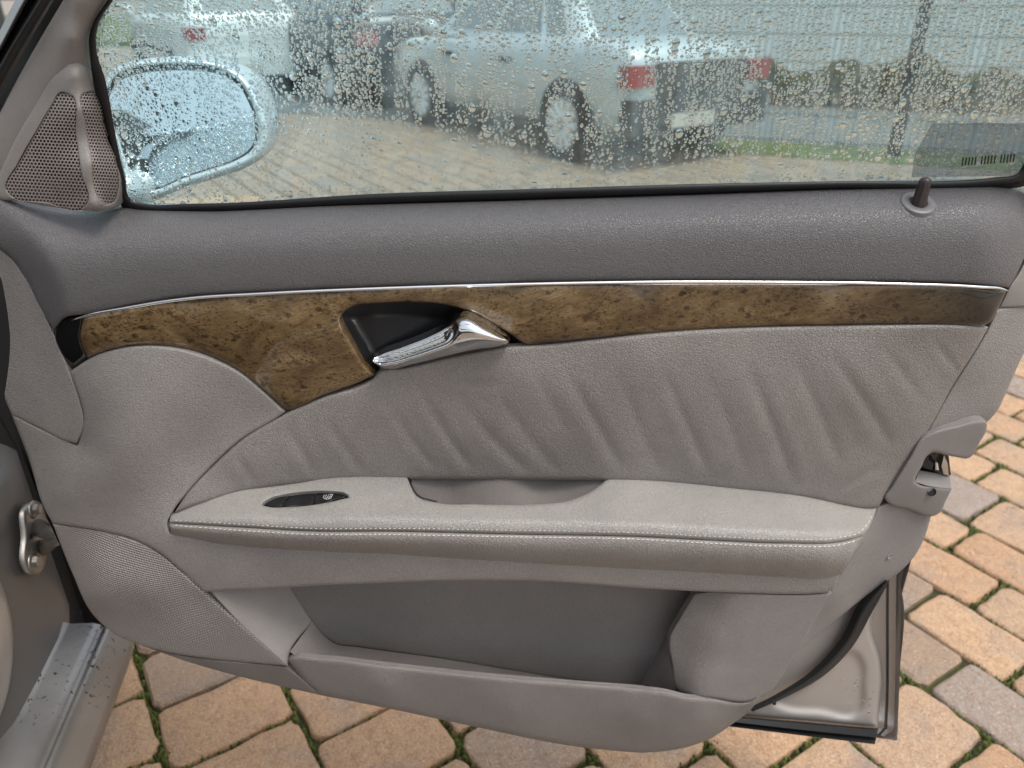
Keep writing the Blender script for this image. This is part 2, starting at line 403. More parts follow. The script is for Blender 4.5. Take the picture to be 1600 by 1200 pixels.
def panel(name, outline, wf, m, parent, holes=(), rnd=6.0, drop=None, depth=.012, step=9.0, hrnd=5.0, hdepth=.012, extra=None, sp=4.0, attr=None, sdir=(0, 1, 0)):
    """a moulded trim piece: outline and holes as seen, wf = relief, rounded rim and returned edges"""
    drop = rnd*.65 if drop is None else drop; hdrop = hrnd*.65
    L = loop(outline, sp); HL = [loop(h, sp) for h in holes]; loops = [L]+HL
    pts = []
    for q, l in enumerate(loops):
        r = rnd if q == 0 else hrnd
        tn = np.roll(l, -1, 0)-np.roll(l, 1, 0); nn = np.stack([-tn[:, 1], tn[:, 0]], 1); nn /= np.linalg.norm(nn, axis=1)[:, None]+1e-9
        for f in (.12, .35, .65, 1.0):
            for sgn in (-1, 1):
                c = l+nn*sgn*f*r; d = np.min([dist_loop(c, x) for x in loops], axis=0); ok = d > f*r*.9
                c = c[ok]; i_ = inside(c, L)
                for h in HL: i_ &= ~inside(c, h)
                pts.append(c[i_])
    x0, y0 = L.min(0); x1, y1 = L.max(0)
    gx, gy = np.meshgrid(np.arange(x0, x1+step, step), np.arange(y0, y1+step, step*.87)); gx = gx+(np.arange(gx.shape[0])[:, None] % 2)*step*.5
    g = np.stack([gx.ravel(), gy.ravel()], 1); g = g[inside(g, L)]
    for h in HL: g = g[~inside(g, h)]
    if len(g):
        d = dist_loop(g, L); ok = d > rnd+step*.4
        for h in HL: ok &= dist_loop(g, h) > hrnd+step*.4
        pts.append(g[ok])
    inner = np.vstack(pts) if pts else np.zeros((0, 2))
    B = np.vstack(loops); E_ = []; o = 0
    for l in loops:
        k = len(l); E_ += [(o+i, o+(i+1) % k) for i in range(k)]; o += k
    allp = np.vstack([B, inner])
    vo, eo, fo, *_ = delaunay_2d_cdt([Vector(p) for p in allp.tolist()], E_, [], 0, 1e-4)
    V2 = np.array([(v.x, v.y) for v in vo]); T = np.array([list(f) for f in fo if len(f) == 3])
    cen = V2[T].mean(1); ok = inside(cen, L)
    for h in HL: ok &= ~inside(cen, h)
    T = T[ok]
    def relief(P2):
        wv = wf(P2[:, 0], P2[:, 1]); wv = wv-edge_drop(dist_loop(P2, L), rnd, drop)
        for h in HL: wv = wv-edge_drop(dist_loop(P2, h), hrnd, hdrop)
        if extra is not None: wv = wv+extra(P2)
        return wv
    V = at(V2[:, 0], V2[:, 1], relief(V2))
    nr = np.cross(V[T[:, 1]]-V[T[:, 0]], V[T[:, 2]]-V[T[:, 0]]).sum(0)
    if nr[1] > 0: T = T[:, ::-1]
    Vs = [V]; Fs = [tuple(t) for t in T]; base = len(V)
    for q, l in enumerate(loops):
        a = at(l[:, 0], l[:, 1], relief(l)); b = a+np.array(sdir, float)*(depth if q == 0 else hdepth); k = len(l)
        Vs += [a, b]
        Fs += [(base+i, base+(i+1) % k, base+k+(i+1) % k, base+k+i) for i in range(k)]; base += 2*k
    ob = mk(name, np.vstack(Vs), Fs, m, parent)
    if attr is not None:
        nm, fn = attr; a_ = ob.data.attributes.new(nm, 'FLOAT', 'POINT')
        full = np.vstack([V2]+[x for l in loops for x in (l, l)]); a_.data.foreach_set('value', fn(full).astype(np.float32))
    return ob
def loft(name, curves, m, parent, n=40, rows=4, smooth=True, close=False):
    """surface through pixel curves given as (px, py, mm)"""
    R = []
    for c in curves:
        c = crom(c, 1.0) if len(c) > 2 else np.linspace(np.array(c[0], float), np.array(c[1], float), 20)
        s = np.r_[0, np.cumsum(np.linalg.norm(np.diff(c[:, :2], axis=0), axis=1))]; u = np.linspace(0, s[-1], n)
        R.append(np.stack([np.interp(u, s, c[:, k]) for k in range(3)], 1))
    R = np.array(R)
    if rows > 1 and len(R) > 1:
        S = []
        for j in range(n): S.append(crom(R[:, j], 1e-9) if False else np.vstack([np.stack([np.interp(np.linspace(0, len(R)-1, (len(R)-1)*rows+1), np.arange(len(R)), R[:, j, k]) for k in range(3)], 1)]))
        R = np.array(S).transpose(1, 0, 2)
    V = at(R[..., 0], R[..., 1], R[..., 2]).reshape(-1, 3)
    return mk(name, V, grid_faces(R.shape[0], n), m, parent, smooth)
def tube(P, r, k=8, cap=True):
    P = np.asarray(P, float); n = len(P); T = np.gradient(P, axis=0); T /= np.linalg.norm(T, axis=1)[:, None]+1e-12
    ref = np.array([0, 0, 1.0]) if abs(T[:, 2]).mean() < .8 else np.array([1.0, 0, 0])
    A = np.cross(T, ref); A /= np.linalg.norm(A, axis=1)[:, None]+1e-12; B = np.cross(T, A); r = np.broadcast_to(r, (n,))
    th = np.linspace(0, 2*math.pi, k, endpoint=False)
    V = (P[:, None]+r[:, None, None]*(np.cos(th)[None, :, None]*A[:, None]+np.sin(th)[None, :, None]*B[:, None])).reshape(-1, 3)
    f = grid_faces(n, k, cv=True)
    if cap: f += [tuple(range(k))[::-1], tuple(range((n-1)*k, n*k))]
    return V, f
def merge(parts):
    V, Fc, o = [], [], 0
    for v, f in parts:
        v = np.asarray(v, float); V.append(v); Fc += [tuple(o+i for i in q) for q in f]; o += len(v)
    return np.vstack(V), Fc
def box(c, s, rz=0.0, bev=0.0):
    c = np.array(c, float); x, y, z = np.array(s, float)/2
    V = np.array([(sx*x, sy*y, sz*z) for sz in (-1, 1) for sx, sy in ((-1, -1), (1, -1), (1, 1), (-1, 1))], float)
    Fc = [(3, 2, 1, 0), (4, 5, 6, 7), (0, 1, 5, 4), (1, 2, 6, 5), (2, 3, 7, 6), (3, 0, 4, 7)]
    ca, sa = math.cos(rz), math.sin(rz); V = np.stack([V[:, 0]*ca-V[:, 1]*sa, V[:, 0]*sa+V[:, 1]*ca, V[:, 2]], 1)
    return V+c, Fc
def lathe(prof, c, axis, k=28):
    """revolve (radius, height) about an axis through c"""
    ax = np.array(axis, float); ax /= np.linalg.norm(ax); a = np.cross(ax, [0, 1, 0] if abs(ax[1]) < .8 else [1, 0, 0]); a /= np.linalg.norm(a); b = np.cross(ax, a)
    th = np.linspace(0, 2*math.pi, k, endpoint=False); V = []
    for r, h in prof: V.append(np.array(c)+ax*h+r*(np.cos(th)[:, None]*a+np.sin(th)[:, None]*b))
    f = grid_faces(len(prof), k, cv=True)
    return np.vstack(V), f
# ================================================================== setting: paving
RA = math.radians(-57.0); RT = np.array([math.cos(RA), math.sin(RA)]); RN = np.array([math.cos(RA+math.pi/2), math.sin(RA+math.pi/2)])
ground = mk('ground', [(-300, -300, -.06), (300, -300, -.06), (300, 300, -.06), (-300, 300, -.06)], [(0, 1, 2, 3)], 'yard', None, False); tag(ground, kind='structure')
paving = mk('paving', [(-22, -4, -.016), (22, -4, -.016), (22, 24, -.016), (-22, 24, -.016)], [(0, 1, 2, 3)], 'joint', None, False); tag(paving, kind='structure')
def paver_mesh(L, W, seed, near=True):
    r = random.Random(seed); g = .0046; hx, hy = L/2-g, W/2-g; cr = .017; pts = []
    for cx, cy, a0 in ((hx-cr, hy-cr, 0), (-hx+cr, hy-cr, 90), (-hx+cr, -hy+cr, 180), (hx-cr, -hy+cr, 270)):
        k = r.uniform(.7, 1.5)
        for a in ((0, 30, 60, 90) if near else (15, 75)):
            t = math.radians(a0+a); q = cr*k
            pts.append((cx+(cr-q)*(1 if cx > 0 else -1)+math.cos(t)*q, cy+(cr-q)*(1 if cy > 0 else -1)+math.sin(t)*q))
    out = []
    for i, p in enumerate(pts):                      # wavy, tumbled sides
        p2 = pts[(i+1) % len(pts)]; out.append(p)
        if near and math.dist(p, p2) > .05:
            for f in (.25, .5, .75): out.append((p[0]*(1-f)+p2[0]*f, p[1]*(1-f)+p2[1]*f))
    j = .0030 if near else .002
    O = np.array([(x+r.uniform(-j, j), y+r.uniform(-j, j)) for x, y in out]); k = len(O)
    rings = [(1.0, -.045), (1.0, -.010), (.988, -.0042), (.966, -.0012), (.92, .0003), (.55, .0012)] if near else [(1.0, -.03), (1.0, -.006), (.93, .0)]
    V = [np.c_[O*np.array([1-(1-s), 1-(1-s)*L/W if s > .8 else s]), np.full(k, z)] for s, z in rings]
    if near:
        for v in V[2:]: v[:, 2] += .0009*np.sin(O[:, 0]*60+seed)*np.cos(O[:, 1]*75+seed*2)+rng.uniform(-.0003, .0003, k)
    Fc = grid_faces(len(rings), k, cv=True)+[tuple(range((len(rings)-1)*k, len(rings)*k))]
    return np.vstack(V), Fc
bounds = [-.018-.19*i for i in range(26, 0, -1)]
bounds += [-.018, .210, .434, .62, .813, 1.033, 1.253, 1.40, 1.55, 1.695, 1.838, 2.035, 2.195, 2.35, 2.51, 2.675]
bounds += [2.675+.156*i for i in range(1, 150)]
anchor = {-.018: (-1.217, .155), .210: (-.983, .158), .434: (-.86, .17), 1.253: (-.454, .222), 1.40: (-.60, .222), 1.55: (-.531, .225)}
spots = []
for a, b in zip(bounds, bounds[1:]):
    W = b-a; q = random.Random(int(a*1e4)); t0, Ln = anchor.get(round(a, 3), (q.uniform(0, .2)-.8, .16 if W > .17 else .222))
    for dirn in (1, -1):
        t = t0
        while -26 < t < 22:
            l = Ln*(1 if abs(t-t0) < .4 else q.choice((.72, 1, 1, 1.0)))
            c = RT*(t+dirn*l/2)+RN*(a+b)/2
            if -20 < c[0] < 20 and -3 < c[1] < 22: spots.append((c[0], c[1], l, W))
            t += dirn*l
def vis_size(x, y):                                   # rough size in the picture, for picking the nearest stones in view
    dep = y*CT+H*ST
    if dep < .3: return 0
    u = 800+F*x/dep; v = 600-F*((y*ST-H*CT)/dep)
    if not (-140 < u < 1740 and -20 < v < 1330): return 0
    if 130 < u < 1420 and 330 < v < 1040: return 0
    return F/dep
spots.sort(key=lambda s: -vis_size(s[0], s[1]))
near = [s for s in spots if vis_size(s[0], s[1]) > 0][:300]; nset = set(near)
cache = {}
for i, (x, y, l, W) in enumerate(near):
    key = (round(l, 2), round(W, 2), i % 6)
    if key not in cache:
        V, Fc = paver_mesh(l, W, hash(key) & 0xffff); o = mk('paver', V, Fc, 'paver_obj', paving); me = o.data; cache[key] = me
    else: o = link('paver', cache[key], paving)
    o.location = (x, y, random.uniform(-.003, .003)); o.rotation_euler = (random.uniform(-.012, .012), random.uniform(-.012, .012), RA+random.uniform(-.03, .03)+(math.pi if random.random() < .5 else 0))
parts = []
fm = {}
for x, y, l, W in spots:
    if (x, y, l, W) in nset: continue
    k = (round(l, 2), round(W, 2), random.randrange(4))
    if k not in fm: fm[k] = paver_mesh(l, W, hash(k) & 0xffff, False)
    V, Fc = fm[k]; a = RA+random.uniform(-.02, .02); ca, sa = math.cos(a), math.sin(a)
    parts.append((np.c_[V[:, 0]*ca-V[:, 1]*sa+x, V[:, 0]*sa+V[:, 1]*ca+y, V[:, 2]+random.uniform(-.002, .002)], Fc))
o = mk('pavers', *merge(parts), 'paver_isl', paving, False); tag(o, kind='stuff')
# moss cushions in the joints
mp = []
def tuft(x, y, r, hgt):
    k = 7; V = [(x, y, -.016+hgt)]; Fc = []
    for s, z in ((.6, .75), (1.0, 0)):
        for i in range(k):
            a = 2*math.pi*i/k; q = r*s*random.uniform(.65, 1.2); V.append((x+math.cos(a)*q, y+math.sin(a)*q, -.016+hgt*z*random.uniform(.6, 1.1)))
    for i in range(k):
        j = (i+1) % k; Fc += [(0, 1+i, 1+j), (1+i, 1+k+i, 1+k+j, 1+j)]
    return np.array(V), Fc
for x, y, l, W in near:
    if vis_size(x, y) < 420: continue
    ax = np.array([x, y])
    for side in range(2):
        n = int((l if side == 0 else W)/.0020); lush = random.random()**1.6
        for k in range(n):
            f = random.uniform(-.5, .5); cl = .35+.65*math.sin(f*17+x*50+side)**2
            if random.random() > (.45+.55*lush)*cl: continue
            p = ax+(RN*(W/2)+RT*l*f if side == 0 else RT*(l/2)+RN*W*f)+np.array([random.gauss(0, .0028), random.gauss(0, .0028)])
            mp.append(tuft(p[0], p[1], random.uniform(.0022, .0052), random.uniform(.008, .0155+.004*lush)))
    if random.random() < .8:
        c = ax+RN*W/2+RT*l/2
        for k in range(14):
            mp.append(tuft(c[0]+random.gauss(0, .007), c[1]+random.gauss(0, .007), random.uniform(.003, .0065), random.uniform(.009, .019)))
o = mk('moss', *merge(mp), 'moss', None); tag(o, 'bright green moss growing in the joints between the paving stones', 'moss', kind='stuff')

# ================================================================== the open door
car = empty('car', (-.50, .80, .0))
tag(car, 'silver car in the foreground with its leather and wood lined door wide open', 'car')
rowsL = [(0, 345, -20), (20, 500, -60), (40, 640, -70), (100, 800, -60), (160, 905, -35), (228, 985, -10), (262, 1004, 24)]
rowsR = [(1600, 312, -20), (1566, 500, -20), (1500, 660, -12), (1436, 830, 8), (1409, 930, 26), (1405, 1060, 43), (1402, 1157, 58)]
V = []
for (xa, ya, wa), (xb, yb, wb) in zip(rowsL, rowsR):       # outer skin of the door
    f = np.linspace(0, 1, 40); k = 1-np.clip(np.maximum(0, np.abs(f-.5)-.44)/.06, 0, 1)**2; deep = -85 if ya < 900 else (-60 if ya < 1000 else 10)
    V.append(at(xa+(xb-xa)*f, ya+(yb-ya)*f, (wa+(wb-wa)*f)*(1-k)+deep*k))
V = np.vstack(V); zs = rowsL; xs = range(40)
door = mk('door', V, grid_faces(len(zs), len(xs)), 'silver', car)
tag(door, 'open front door with grey leather lining, burl wood strip and rain-speckled window')

# ---- relief functions (mm towards the cabin)
LED_T = np.array([(-25, 300), (45, 320), (110, 332), (150, 334), (190, 328), (232, 328), (337, 330), (500, 322), (800, 313), (1100, 303), (1300, 295), (1560, 289), (1612, 288)], float)
LED_B = np.array([(-25, 540), (84, 515), (131, 491), (200, 478), (300, 463), (400, 457), (600, 448), (800, 442), (1100, 438), (1300, 440), (1530, 445), (1612, 450)], float)
CR = np.array([(-40, 290), (10, 318), (37, 350), (67, 390), (90, 436), (105, 490), (112, 560)], float)
def w_ledge(x, y):
    yt = np.interp(x, LED_T[:, 0], LED_T[:, 1]); yb = np.interp(x, LED_B[:, 0], LED_B[:, 1]); f = np.clip((y-yt)/(yb-yt), 0, 1)
    wv = 9+53*(1-(1-f)**4.6)-2.0*np.clip((f-.8)/.2, 0, 1)**2
    d, s, t = dist_loop(np.stack([x, y], 1), crom(CR, 6), True, False)
    q = np.where(s > 0, d, -d); q = np.where(np.interp(y, CR[:, 1], CR[:, 0]) > x, d, -d)        # >0 on the hinge side
    sm = np.log1p(np.exp(np.clip(q/5, -30, 30)))*5
    wv = wv-.62*sm
    e = np.clip((x-1520)/95, 0, 1); return wv-34*e**2.4
w_wood = tps([(84, 520, 36), (109, 578, 36), (100, 540, 46), (130, 520, 58), (150, 492, 60), (150, 545, 60), (300, 466, 63), (300, 505, 68), (300, 545, 62), (420, 458, 63), (420, 530, 70), (420, 610, 62),
    (450, 638, 58), (560, 590, 60), (600, 452, 63), (600, 462, 64), (800, 446, 62), (820, 490, 68), (820, 534, 62), (1000, 442, 62), (1000, 482, 68), (1000, 520, 62), (1300, 443, 62), (1300, 476, 67), (1300, 506, 62), (1540, 450, 56), (1540, 480, 58), (1540, 505, 54), (1572, 456, 46)], .01)
w_insert_base = tps([(450, 645, 58), (585, 588, 60), (700, 560, 61), (820, 540, 62), (950, 528, 63), (1100, 515, 63), (1300, 510, 62), (1525, 510, 54), (1544, 512, 44),
    (600, 620, 63), (800, 580, 66), (1000, 560, 68), (1300, 550, 66), (1480, 550, 54), (1487, 605, 42), (1450, 672, 41), (1412, 729, 42), (1371, 791, 46),
    (1420, 650, 56), (1360, 730, 54), (1300, 650, 64), (1000, 640, 64), (800, 650, 62), (600, 670, 60), (500, 690, 60), (400, 720, 66), (375, 690, 62),
    (1262, 774, 54), (1150, 761, 54), (1000, 747, 54), (800, 745, 53), (650, 744, 53), (500, 746, 56), (375, 764, 66), (319, 782, 76), (277, 798, 84), (326, 732, 68)], .01)
creases = [([(636, 580), (662, 622), (700, 682), (742, 740)], 2.4, 9), ([(585, 606), (612, 640), (648, 694), (686, 740)], 1.7, 9), ([(500, 648), (522, 676), (548, 712), (566, 742)], 1.7, 9), ([(700, 600), (735, 645), (782, 698), (832, 742)], 1.9, 10),
    ([(760, 585), (795, 640), (838, 698), (878, 744)], 1.4, 10), ([(872, 552), (900, 605), (942, 680), (978, 742)], 2.2, 11), ([(1018, 545), (1044, 597), (1077, 672), (1112, 748)], 2.0, 11), ([(1148, 532), (1176, 590), (1210, 672), (1244, 764)], 2.4, 12),
    ([(1222, 528), (1248, 575), (1280, 645), (1316, 735)], 1.6, 12), ([(1282, 526), (1318, 580), (1362, 645), (1398, 705)], 2.2, 12), ([(1452, 522), (1478, 556), (1500, 586)], 1.6, 7), ([(1296, 777), (1335, 752), (1374, 724)], 2.4, 8),
    ([(440, 655), (462, 690), (492, 742)], 1.6, 9), ([(360, 704), (384, 735), (398, 758)], 1.2, 8), ([(945, 545), (975, 610), (1010, 690), (1035, 744)], 1.3, 13), ([(1085, 538), (1115, 605), (1150, 690), (1172, 755)], 1.3, 13), ([(690, 588), (735, 602), (785, 598)], .8, 8), ([(1370, 530), (1405, 575), (1445, 632)], 1.5, 9), ([(820, 560), (850, 610), (890, 680)], 1.0, 12)]
def wrinkles(P2):
    o = np.zeros(len(P2))
    for pts, a, wd in creases:
        c = crom(pts, 4); d, s, t = dist_loop(P2, c, True, False); e = np.clip(np.minimum(t/.55, (1-t)/.16), 0, 1); e = e*e*(3-2*e); x = d*s
        o += a*e*(-.75*np.exp(-(x/wd)**2)-.45*np.exp(-(x/(wd*.35))**2)+.62*np.exp(-((x-1.7*wd)/(1.35*wd))**2)+.4*np.exp(-((x+1.5*wd)/(1.2*wd))**2))
    o += .5*np.sin(P2[:, 0]/43+P2[:, 1]/61)+.35*np.sin(P2[:, 0]/27-P2[:, 1]/33+1)
    return o*.66
w_low = tps([(-20, 640, 2), (19, 655, 18), (45, 717, 26), (60, 765, 34), (75, 805, 42), (82, 816, 46), (112, 582, 46), (135, 600, 58), (162, 628, 68), (168, 690, 74), (135, 728, 66), (95, 778, 55), (122, 696, 50), (80, 690, 38),
    (150, 560, 58), (232, 548, 66), (300, 560, 67), (360, 585, 66), (412, 615, 62), (440, 645, 58), (375, 690, 63), (326, 732, 69), (275, 798, 83), (230, 620, 74), (300, 640, 71), (230, 700, 78), (190, 780, 74), (150, 800, 66), (220, 830, 82), (262, 838, 92),
    (281, 880, 97), (319, 918, 102), (340, 870, 104), (450, 880, 112), (450, 912, 110), (600, 885, 118), (600, 908, 116), (800, 892, 120), (800, 906, 118), (1000, 900, 120), (1000, 916, 118), (1150, 908, 116), (1150, 922, 114), (1300, 905, 102), (1300, 922, 100)], .01)
w_cloth = tps([(82, 822, 46), (169, 833, 68), (210, 845, 80), (244, 862, 88), (281, 890, 96), (319, 926, 102), (380, 980, 106), (446, 1037, 108), (112, 892, 48), (146, 960, 54), (180, 990, 60), (225, 1009, 72), (262, 1018, 82), (319, 1027, 90), (424, 1037, 105),
    (150, 934, 72), (230, 930, 92), (319, 932, 100), (150, 880, 72), (200, 880, 84), (230, 955, 84), (300, 980, 94), (200, 975, 70)], .01)
w_edge = tps([(225, 1010, 70), (262, 1020, 79), (319, 1029, 87), (424, 1039, 101), (448, 1042, 106), (499, 1084, 102), (375, 1056, 88), (300, 1035, 76)], .01)
w_front = tps([(450, 1032, 110), (600, 1042, 122), (800, 1062, 128), (1000, 1074, 127), (1112, 1091, 120), (1172, 1097, 110), (499, 1084, 104), (612, 1108, 108), (725, 1132, 110), (912, 1168, 104), (1000, 1174, 100), (1112, 1152, 94), (1165, 1115, 98), (600, 1075, 122), (800, 1105, 126), (1000, 1125, 124), (1100, 1125, 114)], .01)
w_bulge = tps([(1085, 928, 90), (1045, 997, 88), (1054, 1072, 100), (1148, 930, 107), (1120, 1000, 112), (1088, 1076, 116), (1200, 960, 107), (1170, 1060, 110), (1300, 928, 97), (1270, 970, 99), (1244, 1020, 100), (1184, 1091, 104), (1130, 1089, 114), (1230, 930, 103), (1140, 1030, 112), (1065, 1000, 95), (1100, 950, 97)], .01)
w_rear_lo = tps([(1371, 791, 44), (1420, 800, 36), (1454, 808, 24), (1446, 836, 22), (1431, 866, 22), (1409, 891, 24), (1345, 937, 32), (1285, 986, 46), (1244, 1018, 60), (1300, 926, 66), (1330, 870, 58), (1349, 838, 52), (1390, 850, 36)], .01)
w_rear_up = tps([(1544, 511, 43), (1487, 605, 40), (1450, 672, 39), (1565, 482, 38), (1620, 478, 8), (1600, 552, 8), (1574, 609, 8), (1555, 646, 8), (1540, 659, 8), (1540, 580, 30), (1500, 650, 26)], .01)
w_metal = lambda x, y: 8+(y-900)*.16+0*x

# ---- painted shell and skin
L_in = [(1150, 1060, 1), (1300, 900), (1400, 700, 1), (1395, 870), (1383, 916), (1362, 985), (1376, 1030), (1379, 1060), (1375, 1100), (1372, 1138, 1), (1260, 1128), (1140, 1119, 1)]
ind = loop([(1212, 1100), (1225, 1106), (1280, 1112), (1336, 1117), (1345, 1108), (1349, 1070), (1347, 1035), (1335, 1020), (1318, 1020), (1300, 1040), (1262, 1070)], 4)
def shell_dent(P2):
    d = dist_loop(P2, ind); i_ = inside(P2, ind); s = np.where(i_, d, -d)
    return -5.0/(1+np.exp(-s/2.6))
shell = panel('inner_shell', L_in, w_metal, 'silver', door, rnd=9, drop=7, depth=.02, step=4, extra=shell_dent)
skin_pts = [(1415, 880, 20), (1408, 921, 26), (1410, 930, 27), (1406, 1050, 42), (1402, 1157, 58)]
o = loft('door_flange', [[(1366, 880, 2), (1350, 960, 6), (1358, 1030, 14), (1366, 1080, 22), (1364, 1137, 33)], [(1385, 890, 6), (1384, 940, 9), (1384, 1030, 20), (1384, 1070, 27), (1381, 1139, 36)], [(1388, 888, 3), (1387, 940, 6), (1387, 1030, 16), (1387, 1070, 23), (1384, 1143, 33)], [(1389, 886, 9), (1389, 940, 13), (1389, 1030, 24), (1389, 1070, 31), (1386, 1147, 40)], [(1401, 884, 12), (1400, 930, 16), (1400, 1030, 28), (1399, 1070, 34), (1396, 1157, 45)], [(1402, 884, 10), (1401, 930, 14), (1401, 1030, 26), (1400, 1070, 32), (1397, 1157, 44)], skin_pts], 'silver', door, n=60, rows=2, smooth=False)
o = loft('flange_end', [[(1373, 1137, 40), (1384, 1139, 42), (1402, 1157, 58)], [(1370, 1147, 56), (1384, 1152, 58), (1401, 1159, 60)]], 'chrome', door, n=12, rows=2)
loft('hinge_face', [[(-10, 430, -4), (18, 645, 6), (70, 800, 30), (110, 885, 40), (150, 955, 48)], [(0, 345, -20), (40, 640, -70), (100, 800, -60), (135, 880, -35), (165, 940, -10)]], 'rubber', door, n=30, rows=3)
# seal and rubber lip
seal_in = [(1384, 905, 22), (1342, 943, 28), (1315, 996, 36), (1268, 1048, 46), (1219, 1081, 52), (1170, 1106, 56)]
seal_mid = [(1386, 908, 34), (1352, 952, 40), (1325, 1001, 47), (1280, 1050, 55), (1226, 1084, 60), (1172, 1109, 62)]
seal_out = [(1388, 911, 20), (1362, 958, 24), (1334, 1008, 32), (1291, 1053, 40), (1233, 1087, 48), (1176, 1112, 52)]
loft('door_seal', [seal_in, seal_mid, seal_out], 'rubber', door, n=50, rows=3)
loft('bottom_lip', [[(1130, 1117, 40), (1260, 1129, 42), (1371, 1139, 44)], [(1130, 1119, 58), (1260, 1132, 60), (1371, 1142, 60)], [(1130, 1126, 62), (1260, 1141, 64), (1369, 1152, 64)], [(1130, 1128, 56), (1260, 1143, 58), (1369, 1154, 58)], [(1130, 1134, 66), (1260, 1150, 68), (1367, 1163, 68)], [(1130, 1133, 40), (1260, 1149, 42), (1367, 1162, 42)]], 'rubber', door, n=30, rows=2, smooth=False)
mk('drain_hole', *lathe([(0, .0012), (.0022, .0012), (.0028, 0)], at(1210, 1099, 42), (0, -1, .2), 12), 'dark', shell)
rd = []
for k in range(26):
    px, py = random.uniform(1300, 1370), random.uniform(1050, 1125)
    c = at(px, py, 8+(py-900)*.16-4.2 if px < 1345 else 8+(py-900)*.16+.3); r = random.uniform(.0007, .002)
    rd.append(lathe([(0, r*.7), (r*.6, r*.55), (r, 0)], c, (0, -1, .1), 9))
tag(mk('water_beads', *merge(rd), 'water', shell), kind='stuff')
# substrate behind the lining (closes every gap)
Ls = [(-10, 420, 1), (84, 500), (600, 450), (1560, 450, 1), (1540, 540), (1480, 650), (1380, 800), (1300, 930), (1220, 1030), (1120, 1110), (900, 1130), (600, 1070), (300, 1010), (170, 930), (60, 760), (-10, 640, 1)]
substrate = panel('lining_carrier', Ls, lambda x, y: 12+np.clip((x-40)/220, 0, 1)*16+0*y-np.clip((x-1300)/250, 0, 1)*26, 'dark', door, step=30, sp=12)

# ---- window frame, glass, seals
frame = panel('frame_trim', [(125, -45, 1), (99, 0), (57, 71), (0, 176), (-30, 240, 1), (-22, 300, 1), (6, 290, 1), (36, 222), (66, 172), (99, 120), (114, 107), (135, 114), (150, 124, 1), (144, 108), (142, 85), (141, 57), (147, 37), (160, 12), (205, -45, 1)],
    tps([(125, -45, 66), (99, 0, 52), (57, 71, 30), (0, 176, 12), (-20, 300, 0), (118, 0, 66), (118, 60, 58), (100, 110, 44), (60, 180, 24), (20, 280, 8), (170, 0, 50), (142, 60, 38), (150, 140, 20), (130, 230, 5), (205, -45, 62), (60, 322, 4)], .01), 'pillar_trim', door, rnd=7, step=7)
loft('frame_seal', [[(120, -60, 62), (84, 0, 50), (40, 75, 24), (-40, 225, -10)], [(112, -60, 72), (78, 0, 58), (32, 75, 32), (-50, 225, -4)], [(98, -60, 74), (64, 0, 60), (18, 75, 34), (-62, 225, -2)], [(92, -60, 60), (56, 0, 46), (10, 75, 20), (-70, 225, -16)]], 'rubber', door, n=40, rows=3)
loft('frame_gutter', [[(93, -60, 58), (57, 0, 46), (11, 75, 20), (-68, 225, -16)], [(86, -60, 52), (50, 0, 40), (8, 75, 14), (-80, 225, -22)], [(76, -60, 66), (42, 0, 52), (2, 75, 28), (-95, 225, -10)], [(60, -60, 44), (24, 0, 30), (-14, 75, 6), (-110, 225, -30)]], 'black_gloss', door, n=40, rows=3)
loft('outer_frame', [[(125, -45, 40), (99, 0, 26), (57, 71, 4), (0, 176, -14)], [(60, -60, 20), (24, 0, 4), (-14, 75, -20), (-110, 225, -56)]], 'rubber', door, n=20, rows=2)
SL = [(225, -60), (177, 0), (154, 37), (150, 57), (151, 79), (164, 122), (181, 212), (195, 278), (204, 311), (222, 317), (300, 318), (600, 302), (800, 296), (1100, 287), (1300, 283), (1562, 276), (1589, 272), (1600, 255), (1640, 190)]
SO = [(205, -60), (168, 0), (145, 37), (139, 57), (140, 85), (148, 142), (168, 221), (185, 305), (193, 328), (222, 334), (300, 335), (600, 325), (800, 318), (1100, 308), (1300, 300), (1575, 295), (1603, 290), (1625, 262), (1665, 190)]
def gpl(L): return crom(np.array(L, float), 6)
def wz(px, py, extra=0.0):                # mm of the glass plane at a pixel
    return (D-on_glass(px, py)[..., 1])*1000+extra
def seal_curve(L, t, extra):
    n = 220; R = []
    for c in (SL, SO):
        q = gpl(c); s = np.r_[0, np.cumsum(np.linalg.norm(np.diff(q, axis=0), axis=1))]; u = np.linspace(0, s[-1], n); R.append(np.stack([np.interp(u, s, q[:, k]) for k in range(2)], 1))
    q = R[0]*(1-t)+R[1]*t; return q, wz(q[:, 0], q[:, 1])+extra
rows = [seal_curve(None, t, e) for t, e in ((0, 1.0), (.04, 6), (.3, 8.0), (.62, 7), (.66, 3), (1.0, 2))]
V = np.vstack([at(q[:, 0], q[:, 1], e) for q, e in rows])
mk('window_seal', V, grid_faces(len(rows), 220), 'black_matte', door)
# glass slab
gx = [(130, 335), (100, 180), (118, 20), (200, -60), (330, -205), (480, -325), (1560, -330), (1700, 100), (1720, 335)]
V = np.vstack([[on_glass(np.array(x), np.array(y), o) for x, y in gx] for o in (0.0, .004)])
glass = mk('window_glass', V, [tuple(range(9)), tuple(range(17, 8, -1))]+[(i, 9+i, 9+(i+1) % 9, (i+1) % 9) for i in range(9)], 'pane', door, False)
